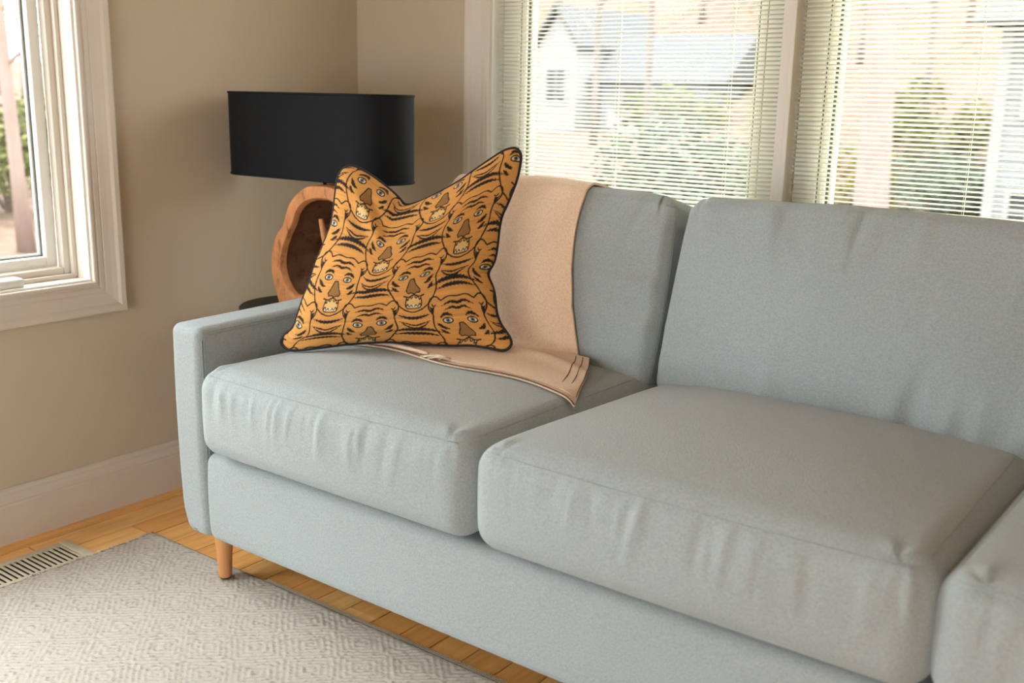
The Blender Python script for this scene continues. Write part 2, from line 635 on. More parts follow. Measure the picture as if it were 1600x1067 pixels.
# ------------------------------------------------------------------ soft shapes
def soft_box(w, d, h, r, nx, ny, nz, shape):
    """closed rounded box centred at the origin; shape(pos, nrm, abc) returns displaced positions"""
    ax = []
    for H, n in ((w / 2, nx), (d / 2, ny), (h / 2, nz)):
        ne = 7
        e = H - r * (1 - np.sin(np.linspace(0, 1, ne) * PI / 2)) if r < H else np.linspace(0, H, ne)
        e = H - r + r * np.tan(np.linspace(0, PI / 4, ne))
        mid = np.linspace(-(H - r), H - r, max(n, 3))
        ax.append(np.r_[-e[::-1][:-1], mid, e[1:]])
    N = [len(a) for a in ax]
    idx = -np.ones(N, int)
    I, J, K = np.meshgrid(*[np.arange(n) for n in N], indexing='ij')
    on = (I == 0) | (I == N[0] - 1) | (J == 0) | (J == N[1] - 1) | (K == 0) | (K == N[2] - 1)
    idx[on] = np.arange(on.sum())
    P = np.stack([ax[0][I[on]], ax[1][J[on]], ax[2][K[on]]], 1)
    Hh = np.array([w / 2, d / 2, h / 2])
    q = np.clip(P, -(Hh - r), Hh - r)
    nr = P - q
    nr /= np.maximum(np.linalg.norm(nr, axis=1, keepdims=True), 1e-9)
    pos = q + nr * r
    pos = shape(pos, nr, P / Hh)
    F = []
    for a in range(3):
        for end in (0, N[a] - 1):
            s = np.take(idx, end, axis=a)
            A, B, C, D = s[:-1, :-1], s[1:, :-1], s[1:, 1:], s[:-1, 1:]
            f = np.stack([A, B, C, D], -1).reshape(-1, 4)
            if (end == 0) == (a != 1):
                f = f[:, ::-1]
            F.append(f)
    return pos, np.concatenate(F)


def ridges(u, v, seed, n, width, span):
    """sum of n soft creases running along v; u is the position across, v 0..1 along"""
    rg = np.random.default_rng(seed)
    out = np.zeros_like(u)
    for _ in range(n):
        c, wd, a = rg.uniform(*span), width * rg.uniform(0.6, 1.6), rg.uniform(0.3, 1.0) * rg.choice([-1, 1], p=[.35, .65])
        l, k = rg.uniform(0.25, 0.95), rg.uniform(-0.07, 0.07)
        out += a * np.exp(-((u - c - k * v) / wd) ** 2) * np.exp(-np.maximum(v - l * .5, 0) ** 2 / (0.08 * l))
    return out


def sofa_mesh(name, w, d, h, r, res, shape, parent, mat, loc=(0, 0, 0), rot=(0, 0, 0)):
    pos, F = soft_box(w, d, h, r, int(w / res), int(d / res), int(h / res), shape)
    o = mesh_obj(name, pos, F, mat, parent, True, loc)
    o.rotation_euler = rot
    return o


SX0, SX1 = -2.022, 0.505       # inside faces of the arms
SF, SB = 1.4765, 2.50          # front and back of the sofa
sofa = thing('sofa', 'long pale grey-green fabric sofa with turned wooden legs under the window', 'sofa', (0, 0, 0))

# plinth with a padded front rail
W_ = SX1 - SX0 + 0.004


def rail_shape(p, n, c):
    p = p.copy()
    p[:, 1] -= 0.007 * np.clip(-n[:, 1], 0, 1) * (1 - c[:, 2] ** 2)
    return p


sofa_mesh('base', W_, SB - 0.07 - SF, 0.225, 0.024, 0.03, rail_shape, sofa, M['sofa'], ((SX0 + SX1) / 2, (SF + SB - 0.07) / 2, 0.118 + 0.1125))


# arms: slim slabs, front corner rounded off at top and foot
def arm(side):
    x = SX0 - 0.053 if side < 0 else SX1 + 0.053

    def sh(p, n, c):
        p = p.copy()
        t = (p[:, 1] + 0.51) / 1.02                       # 0 front, 1 back
        zz = (p[:, 2] + 0.265) / 0.53
        p[:, 2] += 0.012 * t * zz
        out = np.clip(zz - 0.1, 0, 1)
        p[:, 0] += side * (0.010 * out * (c[:, 0] * side > 0) + 0.004 * t * zz)
        lo = np.clip(0.16 - zz, 0, 1) / 0.16
        p[:, 0] -= side * 0.026 * lo ** 2 * (c[:, 0] * side > 0)     # foot of the outer face tucks in
        p[:, 1] -= 0.006 * np.clip(-n[:, 1], 0, 1) * (1 - c[:, 2] ** 2)
        return p
    o = sofa_mesh('arm', 0.104, 1.02, 0.53, 0.022, 0.02, sh, sofa, M['sofa'], (x, SF + 0.51, 0.118 + 0.265))
    # double seam along the inner front and top edges
    xi = -side * 0.0515
    for off in (0.0, 0.007):
        xi = -side * (0.0503 + off * .16)
        pts = [(xi, -0.5010 + off, z) for z in np.linspace(-0.255, 0.235, 14)]
        pts += [(xi, -0.5010 + off + 0.012, 0.2505 - off * .6)]
        pts += [(xi, y, 0.2530 - off + 0.012 * (y + .51) / 1.02) for y in np.linspace(-0.46, 0.45, 20)]
        MB().tube(pts, 0.0012, 5).obj('seam', M['seam'], o, True)
    return o


ARM = [arm(-1), arm(1)]

sofa_mesh('back_frame', W_, 0.105, 0.56, 0.03, 0.03, lambda p, n, c: p, sofa, M['sofa'], ((SX0 + SX1) / 2, SB - 0.054, 0.14 + 0.28))

# seat cushions
CW = (SX1 - SX0) / 3
SEATS = []
for i in range(3):
    xc = SX0 + CW * (i + .5)
    dep, hh = 0.80, 0.215
    seed = 20 + i

    def seat_shape(p, n, c, seed=seed, i=i):
        p = p.copy()
        a, b = c[:, 0], c[:, 1]
        up = np.clip(n[:, 2], 0, 1)
        zz = np.clip((p[:, 2] + 0.1075) / 0.215, 0, 1)
        crown = (1 - np.abs(a) ** 2.4) * (1 - np.abs(b) ** 2.6)
        p[:, 2] += 0.038 * crown * zz
        p[:, 2] -= 0.020 * (b * .5 + .5) * zz * 1.6 - 0.004                 # top falls towards the back
        p[:, 2] -= 0.020 * np.clip(-n[:, 2], 0, 1) * 0
        front = np.clip(-n[:, 1], 0, 1)
        v = 1 - zz
        p[:, 1] -= front * (0.016 * (1 - a ** 2) * np.sin(np.clip(zz, 0, 1) * PI) + 0.004)
        p[:, 0] += np.sign(a) * 0.006 * np.clip(np.abs(n[:, 0]), 0, 1) * np.sin(zz * PI) * (np.abs(a) > .9)
        # gathers hanging from the front seam
        wr = ridges(a, v, seed, 20, 0.022, (-0.9, 0.95)) + 0.55 * ridges(a, v, seed + 50, 30, 0.012, (-0.95, 0.95))
        p[:, 1] -= front * 0.0050 * wr * np.clip(zz * 1.4, 0, 1) * np.clip((1 - zz) * 5, 0, 1)
        # puckers at the front corners of the top seam
        for s in (-1, 1):
            dd = np.hypot((p[:, 0] - s * (CW / 2 - .06)) / 0.035, (p[:, 1] + dep / 2 - .015) / 0.05)
            ang = np.arctan2(p[:, 1] + dep / 2 - .015, p[:, 0] - s * (CW / 2 - .06))
            p[:, 2] += 0.0045 * np.exp(-dd ** 2) * np.sin(5 * ang + 2 * s + i) * up
        p[:, 2] += 0.0014 * np.sin(9 * p[:, 0] + i) * np.sin(11 * p[:, 1] + 2 * i) * up
        # groove of the seam on the front edge of the top
        if i == 0:
            p[:, 0] += 0.020 * np.clip(-a, 0, 1) ** 2
        return p

    o = sofa_mesh('seat_cushion', CW - 0.004, dep, hh, 0.052, 0.008, seat_shape, sofa, M['sofa'], (xc + (.006, .008, .004)[i], 1.438 + dep / 2, 0.349 + hh / 2))
    SEATS.append(o)
bpy.context.view_layer.update()


def bvh(objs):
    vs, fs = [], []
    for o in objs:
        b = len(vs)
        mw = o.matrix_world
        vs += [mw @ v.co for v in o.data.vertices]
        fs += [[b + k for k in p.vertices] for p in o.data.polygons]
    return BVHTree.FromPolygons(vs, fs)


SEAT_BVH = bvh(SEATS)


def seat_z(x, y):
    h = SEAT_BVH.ray_cast(Vector((x, y, 2)), Vector((0, 0, -1)))
    return h[0].z if h[0] else 0.56


def surf_tube(tree, pts, dirs, r, name, mat, parent, lift=0.0):
    """tube laid on a surface: every point is cast along its direction"""
    out = []
    for p, d in zip(pts, dirs):
        h = tree.ray_cast(Vector(p), Vector(d))
        if h[0]:
            out.append(h[0] - Vector(d).normalized() * lift)
    inv = parent.matrix_world.inverted()
    return MB().tube([inv @ q for q in out], r, 5).obj(name, mat, parent, True) if len(out) > 3 else None


for i, o in enumerate(SEATS):
    xc = SX0 + CW * (i + .5)
    t = bvh([o])
    hw = CW / 2 - .03
    # seam across the front just below the top, then back along both sides
    xs = np.linspace(-hw, hw, 60)
    dr = (0, 0.90, -0.44)
    surf_tube(t, [(xc + u, 1.438 - .15 + 0.012 * (u / hw) ** 2, 0.57 + .058) for u in xs], [dr] * 60, 0.0011, 'seam', M['seam'], o)
    for sgn in (-1, 1):
        ys = np.linspace(1.50, 2.10, 30)
        surf_tube(t, [(xc + sgn * (CW / 2 + .1), y, 0.56 + .115) for y in ys], [(-sgn, 0, -1)] * 30, 0.0011, 'seam', M['seam'], o)

# back cushions: boxed, leaning back
BW, BH, BT = CW + 0.012, 0.47, 0.165
TILT = math.radians(-14.5)
BACKS = []
for i in range(3):
    xc = SX0 + CW * (i + .5) + (0.0, 0.012, 0.0)[i]
    seed = 70 + i

    def back_shape(p, n, c, seed=seed, i=i):
        p = p.copy()
        a, b, z = c[:, 0], c[:, 1], c[:, 2]
        crown = (1 - np.abs(a) ** 2.2) * (1 - np.abs(z) ** 2.2)
        p[:, 1] -= 0.050 * crown * np.clip(-b, 0, 1)
        p[:, 1] += 0.030 * crown * np.clip(b, 0, 1)
        if i == 0:
            p[:, 0] += 0.105 * (z * .5 + .5) ** 1.3 * np.clip(.35 - a, 0, 1.35) / 1.35
        top = np.clip(n[:, 2], 0, 1)
        p[:, 2] += 0.012 * (1 - a ** 2) * (z > .9) - 0.006 * (z > .9) * np.abs(a) ** 6
        p[:, 0] += np.sign(a) * (np.abs(a) > .9) * (-0.010 * (z * .5 + .5) ** 2 + 0.006 * np.sin((z * .5 + .5) * PI))
        fr = np.clip(-n[:, 1], 0, 1)
        # creases fanning from the long edges and the corners
        vt, vb = (1 - z) / 2, (1 + z) / 2
        wr = ridges(a + .25 * vt * np.sign(a), vt * 2.2, seed, 10, 0.05, (-.95, .95)) + ridges(a - .2 * vb, vb * 2.0, seed + 9, 12, 0.045, (-.6, 1.0))
        p[:, 1] -= fr * 0.0060 * wr
        for s_ in (-1, 1):
            v = (1 - s_ * a) / 2
            p[:, 1] -= fr * 0.0065 * ridges(z - .3 * v, v * 2.4, seed + 21 + s_, 6, 0.075, (-.85, .9))
        d = np.hypot(np.abs(a) - 1, np.abs(z) - 1)
        p[:, 1] += fr * 0.010 * np.exp(-(d / .16) ** 2)
        p += n * (0.0022 * np.sin(13 * p[:, 0] + 7 * p[:, 2] + seed) * np.sin(9 * p[:, 2] - 5 * p[:, 0] + i))[:, None]
        return p
    o = sofa_mesh('back_cushion', BW - 0.022, BT, BH, 0.030, 0.008, back_shape, sofa, M['sofa'])
    o.matrix_world = Matrix.Translation((xc, 2.105, 0.520)) @ Matrix.Rotation(TILT, 4, 'X') @ Matrix.Translation((0, BT / 2, BH / 2))
    BACKS.append(o)
bpy.context.view_layer.update()
for o in BACKS:
    t = bvh([o])
    mw = o.matrix_world
    R3 = mw.to_3x3()
    hw, hz = BW / 2 - .011, BH / 2
    for pts, dr in (([(sx * (hw + .1), -BT / 2 + .022 - .1 * 0, z) for z in np.linspace(-hz + .03, hz - .025, 40)], (-sx, 0, 0)) for sx in (-1, 1)):
        for off in (0, .006):
            surf_tube(t, [mw @ Vector((p[0], p[1] + off, p[2])) for p in pts], [R3 @ Vector(dr)] * 40, 0.0011, 'seam', M['seam'], o)
    surf_tube(t, [mw @ Vector((u, -BT / 2 + .02, hz + .1)) for u in np.linspace(-hw + .02, hw - .02, 50)], [R3 @ Vector((0, 0, -1))] * 50, 0.0011, 'seam', M['seam'], o)

# legs
RUG_T = 0.009
for lx, ly in ((SX0 + 0.012, SF + 0.035), (SX1 - 0.012, SF + 0.035), (SX0 + 0.012, SB - 0.11), (SX1 - 0.012, SB - 0.11)):
    zf = RUG_T if ly < 1.57 else 0.0
    lg = MB().lathe([(0.0145, zf + .004), (0.0158, zf + .006), (0.0225, 0.124)], lx, ly, 24).obj('leg', M['leg_wood'], sofa, 'auto')
    MB().lathe([(0.0125, zf), (0.0135, zf + .001), (0.0135, zf + .0045)], lx, ly, 20).obj('foot_cap', M['black_cap'], lg, 'auto')

# ------------------------------------------------------------------ throw blanket
STACK = bvh([SEATS[0], BACKS[0], SEATS[1]])


def drape():
    """sheet hung over the left back cushion and spread on the seat; returns grids of points"""
    back = BACKS[0]
    mw = back.matrix_world
    R3 = mw.to_3x3()
    NT = 70
    hz = BH / 2
    rows = []
    # s runs: behind the cushion, over its top, down the face, onto the seat, to the front hem
    face_dir = R3 @ Vector((0, 1, 0))
    for k in range(16):                      # behind and over the top
        ang = PI * (0.66 - k / 15 * 0.54)    # from +y side to -y side over the top
        rows.append(('top', ang))
    for k in range(46):
        rows.append(('face', 1 - k / 45))
    for k in range(34):
        rows.append(('seat', k / 33))
    P = np.zeros((len(rows), NT, 3))
    for i, (kind, s) in enumerate(rows):
        for j in range(NT):
            t = j / (NT - 1)
            if kind in ('top', 'face'):
                f = 1 if kind == 'top' else s
                xl = -1.862 - 0.02 * (1 - f)
                xr = -1.430 + 0.072 * (1 - f) ** 1.4
                x = xl + (xr - xl) * t - mw.translation.x
                if kind == 'top':
                    org = mw @ Vector((x, -0.3 * math.cos(s), hz - .06 + 0.3 * math.sin(s)))
                    dr = (mw @ Vector((x, 0.0, hz - .06))) - org
                else:
                    z = -hz + .035 + (2 * hz - .075) * s
                    org = mw @ Vector((x, -0.4, z))
                    dr = face_dir
                h = STACK.ray_cast(org, dr.normalized())
                q = h[0] if h[0] else org + dr
                nrm = -dr.normalized()
                fold = 0.004 + 0.006 * (1 - f) * (0.5 + 0.5 * math.sin(9 * t + 2.0))
                q = q + nrm * (0.007 + fold * (0.6 + 0.4 * math.sin(6.5 * t + 3 * f)))
                P[i, j] = q
            else:
                xl = -1.882 + 0.025 * s
                xr = -1.358 + 0.163 * s ** 0.75
                # hem line in y for each t: left end, middle, right corner
                yh = 1.802 - 0.008 * math.sin(PI * t) + 0.010 * math.sin(8.5 * t + .8) + 0.060 * max(0, t - .55)
                y0 = 2.118
                x = xl + (xr - xl) * t
                y = y0 + (yh - y0) * s
                z = seat_z(x, y) + 0.010
                wv = 0.011 * math.exp(-((s - .18) / .16) ** 2) * (0.6 + .5 * math.sin(7 * t)) + 0.012 * math.exp(-((s - .42 - .25 * (t - .7)) / .10) ** 2) * math.exp(-((t - .8) / .25) ** 2)
                wv += 0.004 * math.sin(10 * t + 4 * s) * s * (1 - s * .5)
                P[i, j] = (x, y, z + max(wv, -0.003))
    # ease the crease between face and seat
    for _ in range(5):
        Q = P.copy()
        for i in range(16 + 36, 16 + 46 + 9):
            Q[i] = P[i] * .4 + (P[i - 1] + P[i + 1]) * .3
        P = Q
    for i in range(P.shape[0]):
        for j in range(NT):
            p_ = Vector(P[i, j])
            loc_, nr_, _i, _d = STACK.find_nearest(p_)
            gap = (p_ - loc_).dot(nr_)
            if gap < 0.0065:
                P[i, j] = loc_ + nr_ * 0.0065
    return P


def sheet(name, P, mat, parent, thick):
    """closed cloth sheet of given thickness from a grid of points"""
    n, m, _ = P.shape
    du, dv = np.gradient(P, axis=0), np.gradient(P, axis=1)
    N = np.cross(du, dv)
    N /= np.maximum(np.linalg.norm(N, axis=2, keepdims=True), 1e-9)
    edge = np.ones((n, m))
    A = P + N * (thick / 2)
    B = P - N * (thick / 2)
    v = np.concatenate([A.reshape(-1, 3), B.reshape(-1, 3)])
    f = []
    k = n * m
    for i in range(n - 1):
        for j in range(m - 1):
            a = i * m + j
            f.append((a, a + 1, a + m + 1, a + m))
            f.append((k + a, k + a + m, k + a + m + 1, k + a + 1))
    loop = [j for j in range(m)] + [i * m + m - 1 for i in range(1, n)] + [(n - 1) * m + j for j in range(m - 2, -1, -1)] + [i * m for i in range(n - 2, 0, -1)]
    for a, b in zip(loop, loop[1:] + loop[:1]):
        f.append((b, a, k + a, k + b))
    o = mesh_obj(name, v, f, mat, parent, True)
    bm = bmesh.new()
    bm.from_mesh(o.data)
    bmesh.ops.recalc_face_normals(bm, faces=bm.faces)
    bm.to_mesh(o.data)
    bm.free()
    o.data.set_sharp_from_angle(angle=math.radians(60))
    return o


throw = thing('throw_blanket', 'tan wool throw draped over the left back cushion and onto the seat', 'blanket', (-1.6, 1.9, 0.59))
tinv = np.array(throw.location)
P = drape()
TOP = P - tinv
sheet('upper_layer', TOP[:, :, :] + np.array([0, 0, .0]), M['throw'], throw, 0.006)
# under layer on the seat shows as a second hem in front of the first
U = P[16 + 46 - 2:, :, :].copy()
ss = np.linspace(0, 1, U.shape[0])[:, None]
tt = np.linspace(0, 1, U.shape[1])[None, :]
U[:, :, 1] -= 0.016 * ss * (1 + .35 * np.sin(13 * tt + 1)) * (tt > -1)
U[:, :, 0] += 0.012 * ss * tt
for i in range(U.shape[0]):
    for j in range(U.shape[1]):
        U[i, j, 2] = max(seat_z(U[i, j, 0] + a_, U[i, j, 1] + b_) for a_ in (-.012, 0, .006) for b_ in (-.008, .008)) + 0.0042
sheet('lower_layer', U - tinv, M['throw_under'], throw, 0.005)
hem = MB()
hem.tube([tuple(p + np.array([0, 0.0, .0035])) for p in (U - tinv)[-1, 8:]], 0.0016, 5)
hem.obj('hem_stitch', M['hem'], throw, True)
hem = MB()
hem.tube([tuple(p + np.array([0.001, -.001, .0025])) for p in TOP[-1, 4:]], 0.0013, 5)
hem.obj('hem_stitch', M['throw_under'], throw, True)
# dark stitched binding at the right hand corner
hem = MB()
for off in (0.0, 0.010, 0.020):
    hem.tube([tuple(TOP[i, -1] + (TOP[i, -8] - TOP[i, -1]) * (off / 0.03) + np.array([0, 0, .0036])) for i in range(16 + 46 + 6, TOP.shape[0])], 0.0010, 5)
hem.obj('corner_stitch', M['hem'], throw, True)
# fold roll along the left end of the hem
e = TOP[-1]
MB().tube([tuple(e[j] + np.array([0, -.001, .0022])) for j in range(0, 30)], 0.006, 8, radii=[0.0075 - 0.004 * j / 29 for j in range(30)]).obj('hem_roll', M['throw'], throw, True)
# frayed tuft
tu = MB()
rg = random.Random(3)
jm = int(TOP.shape[1] * .475)
base = e[jm]
for k in range(34):
    a = rg.uniform(-.5, .35)
    L = rg.uniform(.022, .058)
    b0 = Vector(base) + Vector((rg.uniform(0, .03), rg.uniform(-.006, .004), rg.uniform(0, .004)))
    d = Vector((-0.95, -0.35 + a * .5, 0)).normalized()
    pts = [b0 + d * (L * q) + Vector((0, 0, 0.004 * math.sin(PI * q) - .003 * q)) for q in (0, .35, .7, 1)]
    tu.tube(pts, .001, 4, radii=[.0016, .0014, .001, .0004])
tuft = tu.obj('frayed_tuft', M['fringe'], throw, True)
tuft['label'] = 'cream frayed tuft sticking out of the hem'
tuft['kind'] = 'stuff'


# ------------------------------------------------------------------ patterned pillow
def tiger_print(K=900):
    """woven print drawn on a K x K canvas: tiger faces in a half-drop repeat between rows of stripes"""
    img = np.zeros((K, K, 3))
    yy, xx = np.mgrid[0:K, 0:K] / K
    rg = np.random.default_rng(5)
    rows_ = rg.normal(0, 1, (K, 1)) * .055 + np.repeat(rg.normal(0, 1, (K // 6 + 1, 1)), 6, 0)[:K] * .04
    streak = rows_ * (1 + .6 * np.sin(xx * 23 + 9 * yy))
    b0 = np.array(srgb(202, 145, 80)[:3])
    img[:] = b0 * (1 + streak[..., None])
    dark = np.array(srgb(44, 39, 38)[:3])
    pal = {'d': dark, 'w': np.array(srgb(212, 202, 178)[:3]), 'g': np.array(srgb(120, 122, 116)[:3]), 'n': np.array(srgb(140, 104, 64)[:3]), 'c': np.array(srgb(214, 176, 116)[:3])}

    def window(pts, pad):
        p = np.array(pts)
        x0, y0 = np.floor((p.min(0) - pad) * K).astype(int)
        x1, y1 = np.ceil((p.max(0) + pad) * K).astype(int) + 1
        x0, y0, x1, y1 = max(x0, 0), max(y0, 0), min(x1, K), min(y1, K)
        if x1 <= x0 or y1 <= y0:
            return None
        return slice(y0, y1), slice(x0, x1)

    def stroke(pts, wid, col='d', taper=True, jag=0.0):
        pts = catmull(pts, 16)
        win = window(pts, wid * 2 + .004)
        if win is None:
            return
        X, Y = xx[win], yy[win]
        best = np.full(X.shape, 9.0)
        for i in range(len(pts) - 1):
            a, b = pts[i], pts[i + 1]
            d = b - a
            l2 = max(d @ d, 1e-12)
            t = np.clip(((X - a[0]) * d[0] + (Y - a[1]) * d[1]) / l2, 0, 1)
            dist = np.hypot(X - a[0] - t * d[0], Y - a[1] - t * d[1])
            s = (i + t) / (len(pts) - 1)
            w = wid * (0.25 + 0.75 * np.sin(np.clip(s, 0, 1) * PI) ** .7) if taper else wid
            best = np.minimum(best, dist - w)
        if jag:
            best = best + wid * .55 * (0.5 + 0.5 * np.sin(X * 520 + 5 * np.sin(Y * 140)) * np.sin(X * 190 + Y * 60))
        img[win][best < 0] = pal[col]

    def fill(pts, col, alpha=1.0):
        pts = np.array(pts)
        win = window(pts, .003)
        if win is None:
            return
        X, Y = xx[win], yy[win]
        inside = np.zeros(X.shape, bool)
        for (ax_, ay_), (bx_, by_) in zip(pts, np.roll(pts, -1, 0)):
            c = ((ay_ > Y) != (by_ > Y)) & (X < (bx_ - ax_) * (Y - ay_) / (by_ - ay_ + 1e-12) + ax_)
            inside ^= c
        sub = img[win]
        sub[inside] = sub[inside] * (1 - alpha) + pal[col] * alpha

    def face(cx, cy, k):
        T = lambda l: [(cx + x * k, cy + y * k) for x, y in l]
        Mi = lambda l: [(-x, y) for x, y in l]
        th, tk = .0036 * k, .0125 * k
        both = lambda l: (T(l), T(Mi(l)))
        for s in both([(-.122, .05), (-.130, -.02), (-.118, -.075)]):
            stroke(s, th, taper=False)
        for s in both([(-.128, -.045), (-.105, -.10), (-.075, -.150), (-.04, -.180)]):
            stroke(s, th, taper=False)
        stroke(T([(-.045, -.178), (0, -.192), (.045, -.178)]), th, taper=False)
        for s in both([(-.122, .055), (-.142, .095), (-.135, .140), (-.108, .152), (-.082, .128)]):
            stroke(s, th, taper=False)
        for s in both([(-.122, .045), (-.139, .105), (-.126, .092), (-.112, .098)]):
            fill(s, 'd')
        for s in both([(-.128, .115), (-.118, .10), (-.104, .108)]):
            stroke(s, th)
        stroke(T([(-.082, .128), (-.045, .146), (0, .141), (.045, .147), (.082, .128)]), th, taper=False)
        stroke(T([(-.078, .100), (-.035, .116), (0, .108), (.035, .117), (.078, .100)]), tk * .85, jag=.006 * k)
        stroke(T([(-.068, .074), (-.03, .088), (0, .080), (.03, .088), (.068, .074)]), tk * .75, jag=.006 * k)
        for sx in (-1, 1):
            q = lambda l: [(cx + sx * x * k, cy + y * k) for x, y in l]
            th_ = np.linspace(0, 2 * PI, 26)
            ey = [(0.058 + .023 * math.cos(a), .020 + .0150 * math.sin(a)) for a in th_]
            fill(q(ey), 'w')
            stroke(q(ey), th * .9, taper=False)
            fill(q([(.058 + .0115 * math.cos(a), .020 + .0125 * math.sin(a)) for a in th_]), 'g')
            fill(q([(.058 + .0055 * math.cos(a), .020 + .006 * math.sin(a)) for a in th_]), 'd')
            stroke(q([(.030, .040), (.048, .054), (.070, .054), (.092, .036)]), tk * .9, jag=.0055 * k)
            stroke(q([(.112, .008), (.090, -.020), (.064, -.034)]), tk, jag=.0055 * k)
            stroke(q([(.108, -.032), (.090, -.056), (.072, -.064)]), tk * .9, jag=.0055 * k)
        nose = [(-.010, .002), (.010, .002), (.022, -.035), (.036, -.066), (.026, -.084), (.008, -.078), (0, -.088), (-.008, -.078), (-.026, -.084), (-.036, -.066), (-.022, -.035)]
        fill(T(nose), 'n')
        stroke(T(nose + nose[:1]), th * .8, taper=False)
        stroke(T([(-.05, -.098), (-.025, -.104), (0, -.092), (.025, -.104), (.05, -.098)]), th * 1.1, taper=False)
        fill(T([(-.03, -.106), (.03, -.106), (.036, -.152), (-.036, -.152)]), 'c')
        fill(T([(-.03, -.150), (.03, -.150), (.034, -.164), (-.034, -.164)]), 'w')
        for u in (-.03, -.012, .012, .03):
            stroke(T([(u - .007, -.104), (u, -.124 if abs(u) > .02 else -.113), (u + .007, -.104)]), th * .75, taper=False)
            stroke(T([(u - .007, -.160), (u, -.144 if abs(u) > .02 else -.151), (u + .007, -.160)]), th * .7, taper=False)
        stroke(T([(-.036, -.11), (-.040, -.14), (-.034, -.166), (0, -.172), (.034, -.166), (.040, -.14), (.036, -.11)]), th * .8, taper=False)

    def stripes(cx, cy, k):
        T = lambda l: [(cx + x * k, cy + y * k) for x, y in l]
        tk = .0150 * k
        stroke(T([(-.080, -.204), (-.035, -.218), (0, -.222), (.035, -.218), (.080, -.204)]), tk * .8, jag=.007 * k)
        stroke(T([(-.080, -.240), (-.04, -.254), (0, -.266), (.04, -.254), (.080, -.240)]), tk * .45, jag=.0055 * k)
        stroke(T([(-.070, -.246), (-.03, -.276), (0, -.284), (.03, -.276), (.070, -.246)]), tk * .5, jag=.0055 * k)
        stroke(T([(-.115, -.322), (-.06, -.300), (0, -.293), (.06, -.300), (.115, -.322)]), tk * 1.15, jag=.007 * k)
        stroke(T([(-.095, -.345), (-.05, -.331), (0, -.327), (.05, -.331), (.095, -.345)]), tk, jag=.007 * k)

    px, py = .425, .530
    for i in range(-1, 4):
        for j in range(-1, 4):
            for h in (0, 1):
                cx = .185 + (i + .5 * h) * px - .0
                cy = .395 + (j + .5 * h) * py - py
                if -.25 < cx < 1.25 and -.3 < cy < 1.4:
                    stripes(cx, cy, 1.0)
                    face(cx, cy, .98)
    return img


